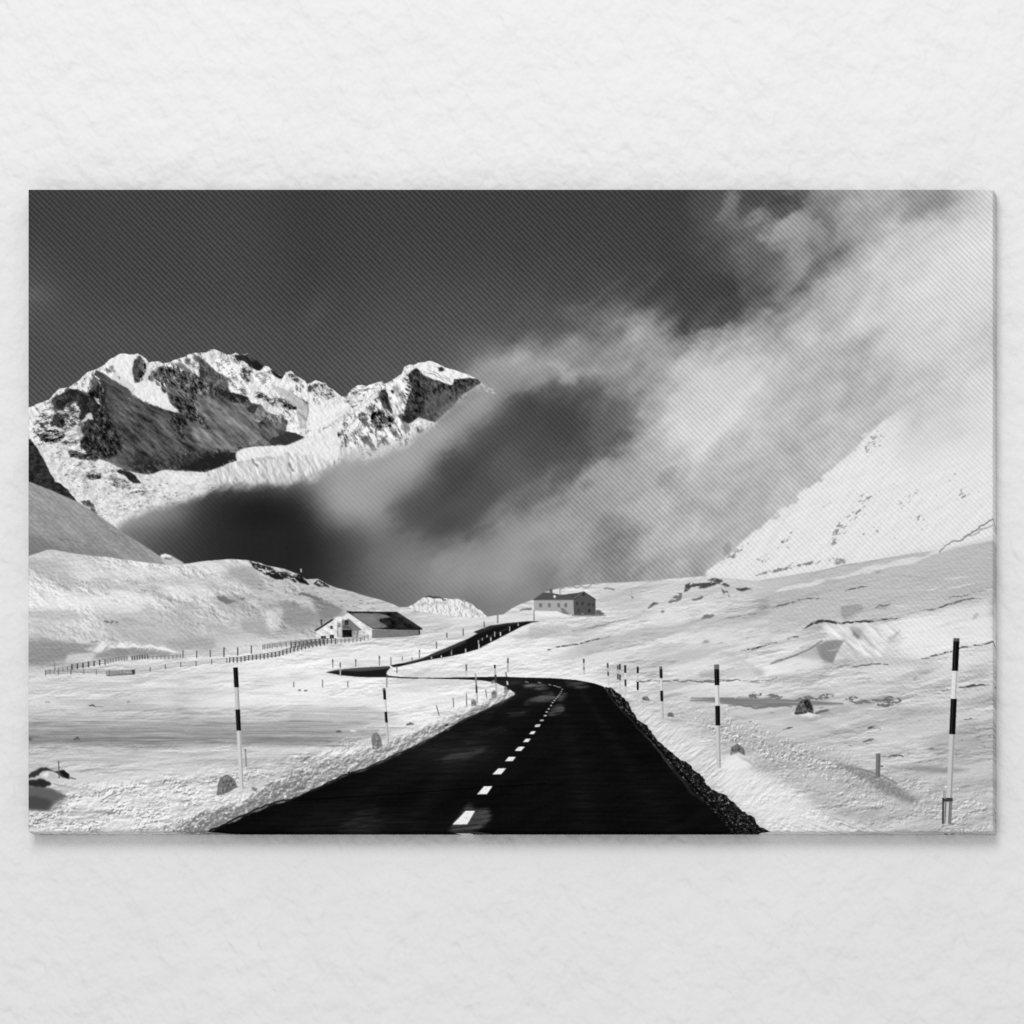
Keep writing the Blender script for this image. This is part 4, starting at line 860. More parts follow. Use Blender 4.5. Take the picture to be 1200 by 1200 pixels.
    low2 = blur(mr, 9) * (1 - mr)
    put(mb * np.clip(low2 * 2.6, 0, 1) * sm(640, 460, X), 142 + 26 * lump + 20 * crumb, .8)
    top = blur(poly(v10(620,740,720,690,880,640,1000,590,1200,500) + v11(150,560,300,530,440,510,600,440,760,385,900,315,1000,265,1020,280,900,345,760,410,600,470,450,545,300,590,150,610,0,665) + v10(1000,640,880,690,720,735), .05, 51), 2)
    put(top, 232 + 16 * np.minimum(lump, 1), .6)
    bf = poly(vk(-200,800,-120,760,0,690,60,640,100,620,200,600,300,570,420,560,470,500,540,470,620,420,640,380,740,370,840,330,900,290,1000,270,1100,260,1200,222,1200,322,1100,372,960,432,840,492,700,542,560,602,420,652,260,712,100,784,0,800), .1, 71, .7)
    put(bf, 158 + 18 * lump + 40 * crumb, .85)
    bf2 = poly(v11(80,612,200,590,300,575,340,545,440,530,520,505,600,470,700,430,800,388,860,360,880,380,800,418,730,458,650,503,570,543,480,583,400,618,290,658,200,698,80,748), .1, 72, 1.)
    put(bf2, 186 + 18 * lump + 30 * crumb, .7)
    for i in range(150):                                  # loose lumps along the crest of the ploughed bank
        r = np.random.RandomState(2200 + i); k_ = r.rand()
        cx_ = np.interp(k_, [0, .3, .6, .85, 1], [200, 270, 340, 420, 520]); cy_ = np.interp(k_, [0, .3, .6, .85, 1], [966, 945, 912, 876, 850])
        x_ = cx_ + r.normal(0, 12); y_ = cy_ + r.normal(0, 6) - (x_ - cx_) * .45; z_ = r.uniform(.6, 1.0 + 1.2 * r.rand()) * (1.2 - .5 * k_)
        fill_local([(x_ - z_, y_), (x_ - z_ * .3, y_ - z_ * .9), (x_ + z_ * .8, y_ - z_ * .4), (x_ + z_, y_ + z_ * .5), (x_, y_ + z_ * .7)], 244, .75, .4, .35, i)
        fill_local([(x_ + z_ * .4, y_ + z_ * .9), (x_ + z_ * 1.4, y_ + z_ * .1), (x_ + z_ * 1.7, y_ + z_ * .8), (x_ + z_ * .8, y_ + z_ * 1.4)], 138, .6, .4)
    e = rough_line(v10(720,796,800,758,900,713,1000,671) + v11(0,789,100,744,200,699,290,659,400,619,480,584,570,544,650,504,730,459,800,419,880,384,950,349,1010,319), .06, 52, False)
    line(e, [2.2, 1.6, .6], 14, .9, .3)
    for q in (v11(200,690,215,684), v11(725,440,740,436), v11(270,662,280,658)): line(q, 2, 20 if q[0][0] > 395 else 230, .9, .3)

    # centre line
    for q in ((822,840,868,840,830,903,760,905),(908,725,948,724,922,762,875,763),(975,641,1013,640,988,669,946,670),(1023,587,1058,587,1042,607,1006,608),(1068,540,1100,539,1082,559,1052,559),
              (1103,502,1128,501,1115,518,1090,518),(1130,467,1152,466,1140,481,1118,481),(1157,434,1174,434,1163,447,1144,447)):
        fill_local(v11(*q), 238, 1, .25, .012, int(q[0]))
        sl, m = poly_local(v11(*q), 0, 1, .2); img[sl] -= m * 26 * sm(.9, 2., unit(crumb)[sl])
    for x_, y_, w_, h_ in ((232,301,22,9),(249,280,16,7),(262,262,13,6),(268,247,11,5),(276,235,9,4.6),(285,222,8,5),(291,211,8,4),(298,203,8,4),(304,195,7,3.4),(310,188,7,3.4),(316,181,6,3),(321,174,6,3),(325,167,6,3),(329,159,7,3)):
        fill_local(v12(x_ - w_*.35, y_ - h_/2, x_ + w_*.55, y_ - h_/2, x_ + w_*.35, y_ + h_/2, x_ - w_*.55, y_ + h_/2), 214, .95, .2)
    for x_, y_, w_ in ((315,150,16),(300,145,14),(280,141,12),(240,133,14),(190,130,14)):
        line(v12(x_ - w_/2, y_ - 1, x_ + w_/2, y_ + 1), .9, 200, .85, .2)

    # ---------------------------------------------------------------- barn
    P = fill_local
    P(v4(322,752,322,712,405,660,440,660,440,752), 232, 1, .2)
    P(v4(400,664,428,655,445,668,442,748,424,748,420,672), 205, .9, .3)
    P(v4(442,662,475,636,533,705,533,716,521,716,519,747,443,747), 128, 1, .3)
    P(v4(446,712,488,712,488,746,446,746), 26, 1, .25); P(v4(491,716,514,716,513,746,491,746), 186, 1, .3)
    P(v4(455,668,473,668,473,690,455,690), 48, 1, .25)
    P(v4(446,690,470,692,490,700,488,708,446,706), 92, .7, .5)
    P(v4(444,652,470,631,592,706,584,712,584,750,518,750,521,716,536,712,475,660,450,668), 230, 1, .3)
    P(v4(520,716,552,722,552,746,520,746), 205, .6, .4)
    P(v4(464,626,695,630,818,708,800,714,590,709,480,636), 34, 1, .3)
    P(v4(482,637,610,634,655,644,672,652,645,657,622,660,616,670,636,684,655,696,640,703,592,706,505,650), 124, 1, .6, .04, 3)
    P(v4(482,637,560,635,600,640,600,700,592,706), 158, .5, 1.5)
    line(v4(465,627,580,629,700,630,820,709), 1.1, 14, .9, .2)
    line(v4(700,640,760,675,802,702), [3.4, 4, 2.4], 62, .7, .5)
    P(v4(584,712,806,715,800,736,585,748), 132, 1, .3)
    P(v4(583,710,600,710,600,748,584,748), 150, .6, .5); line(v4(584,748,740,741,805,733), 1.2, 60, .6, .3)
    line(v4(804,712,806,734), 1.6, 20, .9, .2)
    P(v4(590,752,740,742,820,738,760,752,620,760), 186, .5, .8)
    P(v4(314,716,395,661,418,656,350,700,325,716), 62, 1, .3); line(v4(314,716,400,664), .9, 30, .9, .2)
    P(v4(400,662,425,650,448,656,440,672,425,676,412,670), 240, 1, .4)
    P(v4(345,741,367,741,367,754,345,754), 52, 1, .25); P(v4(386,736,405,736,405,751,386,751), 48, 1, .25); P(v4(388,694,400,694,400,708,388,708), 92, 1, .25)
    line(v4(356,741,356,754), .6, 190, .7); line(v4(395,736,395,751), .6, 180, .6)
    P(v4(426,680,436,680,436,700,426,700), 120, .7, .3); line(v4(423,672,423,748), 1, 120, .6, .3)
    line(v4(346,664,347,690), 1.8, 60, .9, .2); line(v4(346,664,347,668), 2, 30, .9, .2)
    sl_b, m_b = poly_local(v4(322,752,322,712,405,660,470,630,695,630,818,710,805,735,585,750,440,752), 0, 1, .3)
    img[sl_b] += m_b * (unit(fbm(9, 4, 320, ang=28, octv=4, gain=.75))[sl_b] * 9 - 4)
    line(v4(520,660,600,652,640,652), 1.2, 168, .6, .5); line(v4(560,690,620,680,650,690), 1.6, 96, .6, .6); line(v4(600,640,640,660), 1.4, 84, .6, .6)
    # inn on the knoll
    P(v5(262,252,445,247,448,322,400,318,370,305,262,303), 182, 1, .25)
    P(v5(258,251,310,214,395,228,470,218,494,211,446,249), 74, 1, .3)
    P(v5(262,245,310,216,390,230,440,236,430,246), 86, .6, .5)
    P(v5(446,248,495,212,550,248,550,322,449,322), 82, 1, .25)
    line(v5(444,249,495,211,552,249), 1, 150, .5, .2); line(v5(446,252,495,215,550,252), .9, 40, .7, .2)
    line(v5(258,252,446,250), .9, 60, .7, .2)
    for x_ in (293, 334, 378, 411):
        P(v5(x_-6,267,x_+6,267,x_+6,286,x_-6,286), 104, 1, .3); line(v5(x_,268,x_,285), .5, 170, .6)
    for x_, y_, t_ in ((464,268,56),(490,268,54),(520,272,50),(540,274,58),(494,226,44),(521,302,34),(470,300,60)):
        P(v5(x_-5,y_-7,x_+5,y_-7,x_+5,y_+7,x_-5,y_+7), t_, .9, .3)
    line(v5(486,316,494,316), 1.4, 190, .8, .3)
    P(v5(335,200,348,200,348,222,335,218), 96, 1, .25); P(v5(378,203,390,203,390,226,380,228), 216, 1, .3); P(v5(352,232,358,228,366,234,362,243,354,242), 232, 1, .4)
    line(v5(310,216,335,216), 1.2, 205, .8, .3); line(v5(384,205,384,226), .8, 90, .6, .2)
    P(v5(385,290,410,296,430,318,400,316), 120, .8, .5, .2, 3); P(v5(550,302,565,300,592,318,580,324,550,322), 84, .9, .5, .15, 3)
    line(v5(440,323,520,326,600,324), [1, 1.6, .8], 110, .7, .4); P(v5(262,303,370,306,400,318,440,330,300,330,262,318), 236, .8, .6)
    line(v5(262,300,262,348), 1, 150, .7, .2)

    # ---------------------------------------------------------------- fences
    def fence(pts, n, h, t_post, t_rail, wp=1.1, tall=1.):
        d = [0.]
        for a_, b_ in zip(pts[:-1], pts[1:]): d.append(d[-1] + np.hypot(b_[0]-a_[0], b_[1]-a_[1]))
        L = np.linspace(0, d[-1], n); xs_ = np.interp(L, d, [p[0] for p in pts]); ys_ = np.interp(L, d, [p[1] for p in pts])
        for k in (.25, .6, .95):
            line([(x, y - h * k) for x, y in zip(xs_, ys_)], .75, t_rail, .75, .15)
        for x, y in zip(xs_, ys_): line([(x, y - h * tall), (x, y + .6)], wp, t_post, .9, .15)
    fence(v10(112,168,180,156,215,150), 7, 5, 130, 165, .9)
    fence(v10(215,146,260,140,320,130,345,128), 7, 5.6, 44, 130, 1.5)
    fence(v10(345,126,400,114,430,110), 9, 4.6, 120, 140, .9)
    fence(v10(450,110,510,104), 7, 4.4, 70, 130, 1.2)
    fence(v10(515,106,580,106,640,102), 9, 3.6, 140, 150, .9)
    fence(v10(648,100,700,102,752,98,808,98), 4, 6.6, 84, 190, 1.1, 1.2)
    fence(v10(808,92,862,92,915,84), 3, 6, 60, 200, 1.3, 1.5)
    fence(v10(960,68,1020,62,1085,54,1150,48,1200,42), 14, 5, 128, 160, .9)
    fence(v10(112,170,210,166,270,164,350,168,395,168,460,166), 8, 5.4, 120, 150, 1.)
    fence(v10(350,172,460,166), 14, 5, 140, 140, .7); line(v10(352,172,455,166), 1.4, 90, .7, .3); line(v10(452,150,458,166), 3, 40, .9, .3)
    fence(v10(460,162,515,156,575,146,632,138,695,134,755,126,820,120), 7, 5.2, 110, 168, 1.1)
    fence(v10(830,120,870,118,900,112,960,106,1020,96,1060,84,1100,72,1150,60,1200,52), 26, 5.6, 66, 118, 1.3)
    fence(v4(80,800,160,785,230,778,300,772), 10, 4.6, 140, 170, .9)
    fence(v4(205,796,280,786,330,778,400,774,412,776), 12, 6, 66, 110, 1.3)
    fence(v4(420,774,470,770,530,766,565,752), 9, 4.6, 130, 160, 1.)
    for q in (v10(148,122,149,150), v10(815,66,808,66)): line(q, 1.1, 120, .7, .2)

    # ---------------------------------------------------------------- snow poles
    def pole(x0, y0, x1, y1, w0, w1, segs):
        """segs: list of (upper end 0..1, tone)"""
        nonlocal img
        a0 = 0.
        for e_, tone in segs:
            pa = (x0 + (x1 - x0) * a0, y0 + (y1 - y0) * a0); pb = (x0 + (x1 - x0) * e_, y0 + (y1 - y0) * e_)
            wa = w0 + (w1 - w0) * a0; wb = w0 + (w1 - w0) * e_
            fill_local(strip([pa, pb], [wa, wb]), tone, 1, .12)
            if wa > 2.4:
                off = wa * .3
                fill_local(strip([(pa[0] + off, pa[1]), (pb[0] + off, pb[1])], wa * .3), tone * .74, .6, .2)
                if tone < 90: fill_local(strip([(pa[0] - off * .5, pa[1]), (pb[0] - off * .5, pb[1])], wa * .22), tone + 34, .7, .2)
            a0 = e_
    bk, wh = 16, 222
    pole(276, 782, 283.4, 923, 5.2, 5., [(.165, bk), (.35, 206), (.525, bk), (1, 214)])
    fill_local(v10(780,640,784,600,795,572,818,558,842,572,862,606,838,618,806,636), 118, 1, .4, .06, 5)
    pole(450, 806, 454.5, 871, 3., 2.6, [(.04, 120), (.21, bk), (.43, wh), (.625, bk), (1, 206)])
    pole(557, 789, 559.4, 824, 1.9, 1.7, [(.12, 190), (.4, 150), (.66, 40), (1, 190)])
    pole(579.5, 779, 582, 817.5, 2.1, 2.1, [(.1, 60), (.3, 190), (.55, 70), (1, 196)])
    pole(592.5, 787.5, 595.5, 808.5, 1.9, 2.1, [(.25, 160), (.5, 30), (.72, 214), (1, 26)])
    pole(595, 771, 595, 787, 1.4, 1.4, [(.4, 70), (1, 170)]); pole(546.3, 778.5, 546.3, 794, 1.6, 1.6, [(.5, 110), (1, 205)])
    pole(683.8, 772, 684.2, 791, 1.8, 1.6, [(.25, 70), (.5, 190), (.7, 120), (1, 200)])
    pole(711.7, 777, 713, 802, 1.8, 1.6, [(.22, 60), (.4, 190), (.6, 70), (1, 205)])
    pole(723.7, 779.5, 723.7, 796, 1.6, 1.5, [(.3, 80), (.6, 190), (1, 70)])
    pole(726, 778, 726.5, 812.5, 1.9, 1.8, [(.2, 60), (.36, 196), (.55, 60), (1, 206)])
    pole(732.2, 779.5, 733, 816.5, 2., 2., [(.24, bk), (.45, wh), (.66, 40), (1, 205)])
    pole(747, 780.5, 747, 827, 2.4, 2.2, [(.03, 150), (.18, 30), (.4, 205), (.6, 30), (1, 205)])
    pole(774, 781, 776, 842.5, 3.1, 2.9, [(.05, 110), (.22, bk), (.46, wh), (.66, bk), (1, 205)])
    pole(839.3, 778.6, 842, 899.5, 5.6, 5., [(.045, 110), (.2, bk), (.4, wh), (.59, bk), (1, 208)])
    pole(1120.3, 748, 1110.6, 966, 7., 6.6, [(.015, 90), (.175, bk), (.325, 226), (.515, bk), (1, 206)])
    # collar, side board and stub post
    fill_local(v9(950,516,986,516,986,531,952,531), 60, 1, .3); fill_local(v9(947,488,962,488,960,520,948,520), 176, .8, .3)
    fill_local(v9(946,516,952,516,951,618,945,618), 34, 1, .25); fill_local(v9(955,532,962,532,958,616,954,616), 120, .9, .25); fill_local(v9(972,532,984,532,980,618,968,618), 120, .8, .3)
    fill_local(v9(687,343,703,344,701,436,685,432), 124, 1, .25); fill_local(v9(697,345,704,345,702,436,695,434), 92, .8, .3); line(v9(704,392,714,393), 1.4, 80, .9, .2)
    # kilometre stones
    def stone(pts, tone, seed):
        fill_local(pts, tone, 1, .35, .05, seed)
        b_ = box_of(pts, 1); s_ = win(b_)
        n_ = unit(fbm(4.5, 4, 260 + seed, octv=3, gain=.8, b=b_)) * .4
        c_ = np.array(pts).mean(0)
        q = [(c_[0] + (x - c_[0]) * .86, c_[1] + (y - c_[1]) * .86) for x, y in pts]
        fill_local(q, tone + 6, .5, .4); 
        fill_local([(x + 1.2, y + .6) for x, y in q[len(q)//2:]] + [tuple(c_)], tone * .8, .5, .8)
        m_ = poly(q, 0, 1, .3)[s_]; img[s_] += m_ * n_ * 60
    stone(v10(782,638,784,600,795,572,818,558,842,572,860,604,838,618,806,634), 122, 1)
    stone(v11(385,552,380,500,390,476,405,472,416,482,425,502,430,535,400,552), 150, 2)
    line(v11(408,480,418,500,426,530), 1, 90, .7, .3); line(v11(395,505,412,515), 1.2, 90, .7, .3)
    stone(v11(849,350,848,322,860,316,870,328,872,347), 140, 3); stone(v11(945,312,945,282,955,274,963,284,962,312), 140, 4); stone(v11(1003,290,1003,262,1012,255,1018,270,1018,288), 150, 5)
    stone(v11(940,245,944,232,955,225,960,240), 150, 6)
    stone(v9(118,350,122,318,145,304,170,322,176,352,150,336), 112, 7); line(v9(138,316,140,340), 1, 70, .7, .3); line(v9(150,312,153,338), 1, 70, .7, .3)
    stone(v12(640,200,645,188,660,186,670,204), 120, 8); stone(v12(738,264,742,250,758,248,764,268), 120, 9)
    fill_local(v9(80,400,100,360,140,338,180,350,215,385,170,400,120,410), 236, .75, 2.)
    line(v9(150,352,190,372,215,392), [1, 3, 1], 160, .6, 1.2)
    line(v10(892,462,896,528), 1.2, 130, .8, .2); line(v10(888,462,896,462), 1.6, 110, .8, .2)
    line(v10(918,612,938,618), 3, 90, .7, .7, .1); fill_local(v10(1040,640,1050,636,1056,646,1044,650), 245, .9, .5)

    # film-like grain and final tone
    k_ = np.clip(G, 0, 1) * sm(110, 160, img)
    img = img - k_ * np.clip(.34 * (230 - img), -4, 26)
    rs = np.random.RandomState(77)
    grain = blur(rs.randn(H, W).astype(f4), .45)
    img = img + grain * (1.2 + 2.2 * G * sm(60, 160, img))
    img = np.clip(img, 3, 250)

    # where the twill of the canvas shows strongly
    def wput(pts, v, soft):
        nonlocal wv
        m = poly(pts, 0, 1, soft); wv = wv + (v - wv) * m
    wput([(0, 200), (1200, 200), (1200, 700), (0, 700)], 1., 4)
    wput([(400, 690), (380, 600), (430, 540), (520, 500), (560, 560), (640, 610), (700, 700), (640, 740)], .1, 26)
    wput([(440, 470), (620, 400), (760, 440), (620, 600), (500, 540)], .55, 30)
    wput([(240, 575), (330, 565), (420, 560), (430, 720), (240, 720)], .05, 16)
    wput(sky, .32, 5)
    wput(v1(250,540,345,180,700,380,1000,300,1200,400,1150,540,600,670), .6, 6)
    wput([(440, 560), (560, 440), (600, 480), (520, 580)], .5, 14)
    wput([(820, 690)] + v6(60,740,240,590,420,445,650,245,800,120,1200,100,1200,560), .6, 10)
    wput([(20, 565), (100, 590), (210, 665), (20, 665)], .45, 4)
    wput(ground, .0, 3)
    wput([(20, 645), (240, 655), (300, 720), (200, 790), (20, 800)], .3, 16)
    wput([(880, 700), (1000, 668), (1180, 630), (1180, 850), (1120, 860), (1000, 800), (900, 720)], .42, 22)
    wv = np.clip(wv, 0, 1)
    return img, wv


# ==================================================================== the scene
MM = 0.001
FRONT = -0.019            # the printed face stands this far in front of the wall
CAM_D = 6.0               # camera to printed face

def srgb_nodes_principled(name, rough):
    m = bpy.data.materials.new(name); m.use_nodes = True
    nt = m.node_tree; b = nt.nodes['Principled BSDF']
    b.inputs['Roughness'].default_value = rough
    b.inputs['Specular IOR Level'].default_value = 0.0
    return m, nt, b

def mnode(nt, op, a, b=None, c=None):
    n = nt.nodes.new('ShaderNodeMath'); n.operation = op
    for i, v in enumerate((a, b, c)):
        if v is None: continue
        if isinstance(v, (int, float)): n.inputs[i].default_value = v
        else: nt.links.new(v, n.inputs[i])
    return n.outputs[0]

def canvas_material():
    m, nt, b = srgb_nodes_principled('printed_canvas', 0.85)
    L = nt.links.new
    at = nt.nodes.new('ShaderNodeAttribute'); at.attribute_name = 'print_tone'
    sep = nt.nodes.new('ShaderNodeSeparateColor'); L(at.outputs['Color'], sep.inputs[0])
    tone, mask = sep.outputs[0], sep.outputs[1]
    tc = nt.nodes.new('ShaderNodeTexCoord')
    ns = nt.nodes.new('ShaderNodeTexNoise'); ns.inputs['Scale'].default_value = 160; ns.inputs['Detail'].default_value = 2
    L(tc.outputs['Object'], ns.inputs['Vector'])
    sx = nt.nodes.new('ShaderNodeSeparateXYZ'); L(tc.outputs['Object'], sx.inputs[0])
    u, w = sx.outputs[0], sx.outputs[2]
    k = 2 * math.pi
    # twill: oblique ribs (down to the right) crossed by finer beads
    wob = mnode(nt, 'MULTIPLY', mnode(nt, 'SUBTRACT', ns.outputs[0], 0.5), 2.2)
    p1 = mnode(nt, 'SINE', mnode(nt, 'ADD', mnode(nt, 'MULTIPLY', mnode(nt, 'ADD', u, w), k / (6.9 * MM)), wob))
    p2 = mnode(nt, 'SINE', mnode(nt, 'ADD', mnode(nt, 'MULTIPLY', mnode(nt, 'SUBTRACT', mnode(nt, 'MULTIPLY', u, 1.0), mnode(nt, 'MULTIPLY', w, 0.85)), k / (4.9 * MM)), wob))
    n2 = nt.nodes.new('ShaderNodeTexNoise'); n2.inputs['Scale'].default_value = 420; n2.inputs['Detail'].default_value = 1
    L(tc.outputs['Object'], n2.inputs['Vector'])
    pat = mnode(nt, 'ADD', mnode(nt, 'ADD', p1, mnode(nt, 'MULTIPLY', p2, 0.30)), mnode(nt, 'MULTIPLY', mnode(nt, 'SUBTRACT', n2.outputs[0], 0.5), 1.4))
    n3 = nt.nodes.new('ShaderNodeTexNoise'); n3.inputs['Scale'].default_value = 9; n3.inputs['Detail'].default_value = 3
    L(tc.outputs['Object'], n3.inputs['Vector']); patchy = n3.outputs[0]
    vis = nt.nodes.new('ShaderNodeMapRange'); vis.inputs['From Min'].default_value = 0.14; vis.inputs['From Max'].default_value = 0.25
    vis.clamp = True; L(tone, vis.inputs['Value'])
    amp = mnode(nt, 'MULTIPLY', mnode(nt, 'MULTIPLY', mask, vis.outputs[0]), mnode(nt, 'MULTIPLY', mnode(nt, 'MULTIPLY_ADD', patchy, 0.9, 0.55), WEAVE))
    t2 = mnode(nt, 'MULTIPLY_ADD', pat, amp, tone)
    t3 = mnode(nt, 'MAXIMUM', t2, 0.004)
    # printed tone -> reflectance (sRGB curve)
    lin = mnode(nt, 'MULTIPLY', mnode(nt, 'POWER', mnode(nt, 'DIVIDE', mnode(nt, 'ADD', t3, 0.055), 1.055), 2.4), INK)
    cmb = nt.nodes.new('ShaderNodeCombineColor')
    for i in range(3): L(lin, cmb.inputs[i])
    L(cmb.outputs[0], b.inputs['Base Color'])
    bp = nt.nodes.new('ShaderNodeBump'); bp.inputs['Strength'].default_value = 0.12; bp.inputs['Distance'].default_value = 0.0004
    L(pat, bp.inputs['Height']); L(bp.outputs[0], b.inputs['Normal'])
    return m

def wall_material():
    m, nt, b = srgb_nodes_principled('white_plaster', 0.9)
    L = nt.links.new
    tc = nt.nodes.new('ShaderNodeTexCoord')
    def noise(rot, scl, scale, detail, rough, dist):
        mp = nt.nodes.new('ShaderNodeMapping'); mp.vector_type = 'TEXTURE'; mp.inputs['Rotation'].default_value = (0, radians(rot), 0); mp.inputs['Scale'].default_value = [1 / q for q in scl]
        L(tc.outputs['Object'], mp.inputs[0])
        n = nt.nodes.new('ShaderNodeTexNoise'); n.inputs['Scale'].default_value = scale; n.inputs['Detail'].default_value = detail
        n.inputs['Roughness'].default_value = rough; n.inputs['Distortion'].default_value = dist
        L(mp.outputs[0], n.inputs['Vector']); return n.outputs[0]
    a = noise(-26, (1, 1, .8), 46, 2, .45, 0.0)       # trowelled ripples
    c = noise(-20, (1, 1, .7), 19, 1, .5, 0.0)        # broad unevenness
    d = noise(-20, (1, 1, .8), 100, 1, .5, 0.0)        # fine grain
    e = noise(-22, (1, 1, .72), 58, 1, .4, 0.0)
    pit = mnode(nt, 'MAXIMUM', mnode(nt, 'SUBTRACT', e, 0.60), 0.0)
    h = mnode(nt, 'ADD', mnode(nt, 'MULTIPLY', a, 1.0), mnode(nt, 'MULTIPLY', c, 1.1))
    h = mnode(nt, 'ADD', h, mnode(nt, 'MULTIPLY', d, 0.26))
    h = mnode(nt, 'SUBTRACT', h, mnode(nt, 'MULTIPLY', pit, 1.0))
    bp = nt.nodes.new('ShaderNodeBump'); bp.inputs['Strength'].default_value = 1.0; bp.inputs['Distance'].default_value = WALLBUMP
    L(h, bp.inputs['Height']); L(bp.outputs[0], b.inputs['Normal'])
    n = noise(0, (1, 1, 1), 5, 3, .5, 0)
    v = mnode(nt, 'MULTIPLY_ADD', mnode(nt, 'SUBTRACT', n, .5), .05, WALLTONE)
    cmb = nt.nodes.new('ShaderNodeCombineColor')
    for i in range(3): L(v, cmb.inputs[i])
    L(cmb.outputs[0], b.inputs['Base Color'])
    return m

WEAVE, INK, WALLBUMP, WALLTONE = 0.041, 0.90, 0.0042, 0.70

scene = bpy.context.scene
col = scene.collection

def link(name, me, mat, parent=None):
    o = bpy.data.objects.new(name, me); col.objects.link(o)
    if mat: me.materials.append(mat)
    if parent: o.parent = parent
    return o

def mesh_from_arrays(name, co, quads, tone, mask):
    me = bpy.data.meshes.new(name)
    me.vertices.add(len(co)); me.vertices.foreach_set('co', co.astype(np.float32).ravel())
    n = len(quads)
    me.loops.add(n * 4); me.loops.foreach_set('vertex_index', quads.astype(np.int32).ravel())
    me.polygons.add(n); me.polygons.foreach_set('loop_start', np.arange(0, n * 4, 4, dtype=np.int32))
    me.polygons.foreach_set('use_smooth', np.ones(n, dtype=bool))
    me.update(calc_edges=True)
    at = me.attributes.new('print_tone', 'FLOAT_COLOR', 'POINT')
    c = np.ones((len(co), 4), np.float32); c[:, 0] = tone; c[:, 1] = mask; c[:, 2] = 0
    at.data.foreach_set('color', c.ravel())
    return me

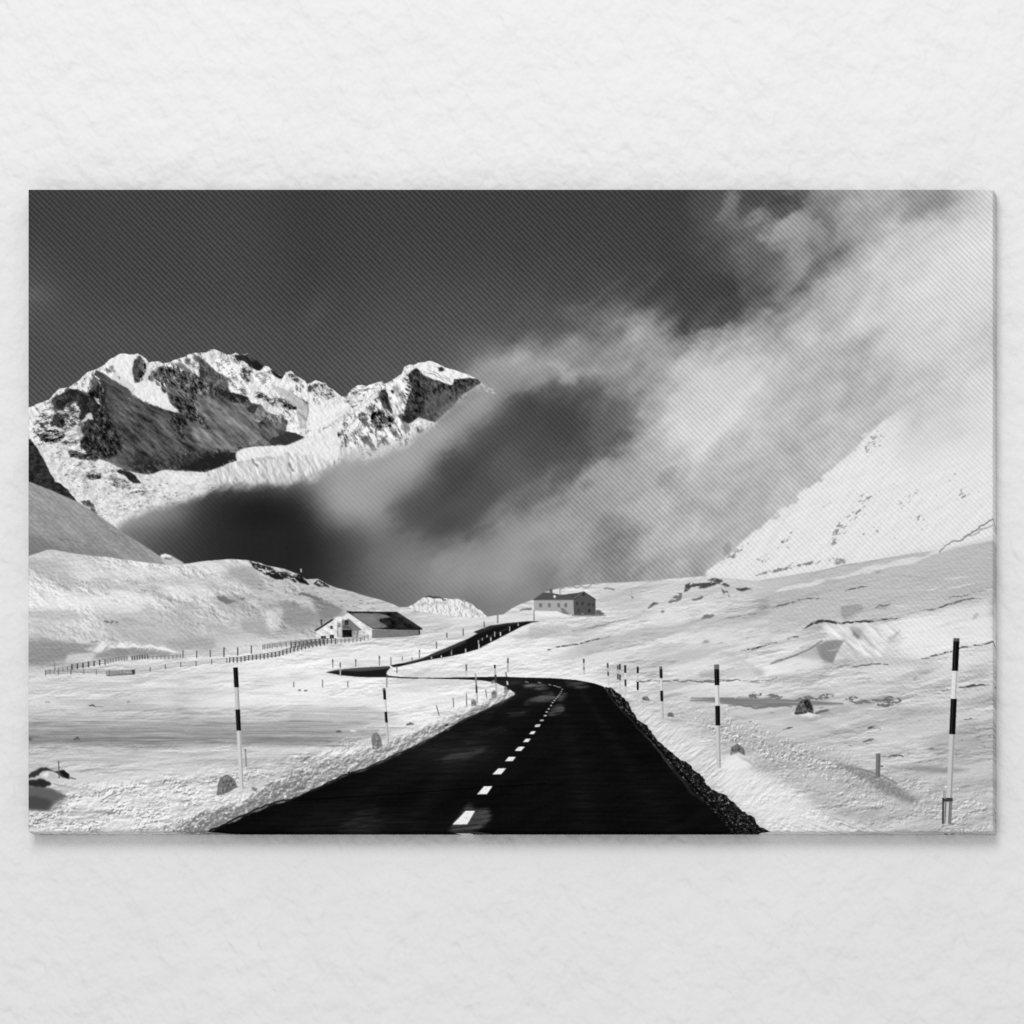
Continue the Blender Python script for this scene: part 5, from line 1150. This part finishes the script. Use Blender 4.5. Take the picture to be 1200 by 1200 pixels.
def build_canvas():
    img, wv = paint()
    img = img / 255.0
    full = img
    img = img[:int(round((974.6 - PY0) * PS)), :int(round((1163.6 - PX0) * PS))]; wv = wv[:img.shape[0], :img.shape[1]]
    H, W = img.shape
    root = bpy.data.objects.new('canvas_print', None); col.objects.link(root)
    root.location = (0, 0, 0)
    root['label'] = 'wide black and white canvas print of an alpine road hanging on white plaster wall'
    root['category'] = 'canvas print'
    mat = canvas_material()
    x = np.linspace((PX0 - 600) * MM, (1163.6 - 600) * MM, W); z = np.linspace((600 - PY0) * MM, (600 - 974.6) * MM, H)
    # the sheet turns over the stretcher with a small radius
    R = 1.6 * MM
    def drop(d):
        t = np.clip(R - d, 0, R); return R - np.sqrt(np.maximum(R * R - t * t, 0))
    Xg, Zg = np.meshgrid(x, z)
    dx = np.minimum(Xg - x[0], x[-1] - Xg); dz = np.minimum(z[0] - Zg, Zg - z[-1])
    # the linen sags by a fraction of a millimetre between the bars
    sag = 0.0006 * (1 - np.exp(-np.minimum(dx, dz) / 0.12))
    Yg = FRONT + np.minimum(drop(dx) * .8 + drop(dz) * .8, R) + sag
    co = np.stack([Xg, Yg, Zg], -1).reshape(-1, 3)
    i = np.arange(H * W).reshape(H, W)
    q = np.stack([i[:-1, :-1], i[1:, :-1], i[1:, 1:], i[:-1, 1:]], -1).reshape(-1, 4)
    me = mesh_from_arrays('printed_face', co, q, img.ravel(), wv.ravel())
    link('printed_face', me, mat, root)
    # wrapped edge: the border of the print folded back to the wall
    ring = np.concatenate([i[0, :], i[1:, -1], i[-1, -2::-1], i[-2:0:-1, 0]])
    inw = np.concatenate([i[1, :], i[1:, -2], i[-2, -2::-1], i[-2:0:-1, 1]])
    n = len(ring); depth = 17
    ys = np.linspace(0, 1, depth)
    c0 = co[ring]; cs = []; ts = []; ms = []
    fi = img.ravel(); fm = wv.ravel()
    rr, cc = np.divmod(ring, W)
    for k, t in enumerate(ys):
        c = c0.copy(); c[:, 1] = c0[:, 1] + (-0.0006 - c0[:, 1]) * t; cs.append(c)
        kk = k + 1                                           # mirror wrap of the picture
        r2 = np.clip(np.where(rr == 0, kk, np.where(rr == H - 1, H - 1 - kk, rr)), 0, H - 1)
        c2 = np.clip(np.where(cc == 0, kk, np.where(cc == W - 1, W - 1 - kk, cc)), 0, W - 1)
        ts.append(fi[r2 * W + c2]); ms.append(fm[r2 * W + c2])
    C = np.concatenate(cs); j = np.arange(n * depth).reshape(depth, n); jn = np.roll(j, -1, 1)
    q = np.stack([j[:-1], jn[:-1], jn[1:], j[1:]], -1).reshape(-1, 4)
    me2 = mesh_from_arrays('wrapped_edge', C, q, np.concatenate(ts), np.concatenate(ms))
    link('wrapped_edge', me2, mat, root)

def build_wall():
    bm = bmesh.new()
    bmesh.ops.create_grid(bm, x_segments=8, y_segments=8, size=3.0)
    bmesh.ops.rotate(bm, cent=(0, 0, 0), matrix=__import__('mathutils').Matrix.Rotation(radians(90), 3, 'X'), verts=bm.verts)
    me = bpy.data.meshes.new('wall'); bm.to_mesh(me); bm.free()
    o = link('wall', me, wall_material()); o['kind'] = 'structure'
    o['label'] = 'white plaster wall with soft trowelled texture'
build_canvas()
build_wall()

# camera: straight on, long lens
cam = bpy.data.cameras.new('camera'); co_ = bpy.data.objects.new('camera', cam); col.objects.link(co_)
cam.sensor_width = 36; cam.lens = 36 * CAM_D / 1.2; cam.clip_end = 50
CX, CZ = 1.75, -1.5        # the camera stands a little right of and below the print; the lens is shifted to keep it square
cam.shift_x = -CX / 1.2; cam.shift_y = -CZ / 1.2
co_.location = (CX, FRONT - CAM_D, CZ); co_.rotation_euler = (radians(90), 0, 0)
scene.camera = co_

# light: even room light, stronger from above
w = bpy.data.worlds.new('World'); scene.world = w; w.use_nodes = True
bg = w.node_tree.nodes['Background']; bg.inputs[0].default_value = (1, 1, 1, 1); bg.inputs[1].default_value = AMB = 0.75

def area(name, loc, target, size, power):
    l = bpy.data.lights.new(name, 'AREA'); l.shape = 'DISK'; l.size = size; l.energy = power
    o = bpy.data.objects.new(name, l); col.objects.link(o); o.location = loc
    import mathutils
    d = mathutils.Vector(target) - mathutils.Vector(loc)
    o.rotation_euler = d.to_track_quat('-Z', 'Y').to_euler()
    return o
area('ceiling_light', (-0.2, -3.5, 2.7), (0, 0, 0.0), 2.4, 104)

scene.view_settings.view_transform = 'Standard'; scene.view_settings.look = 'None'
scene.view_settings.exposure = 0; scene.view_settings.gamma = 1
scene.cycles.use_denoising = False
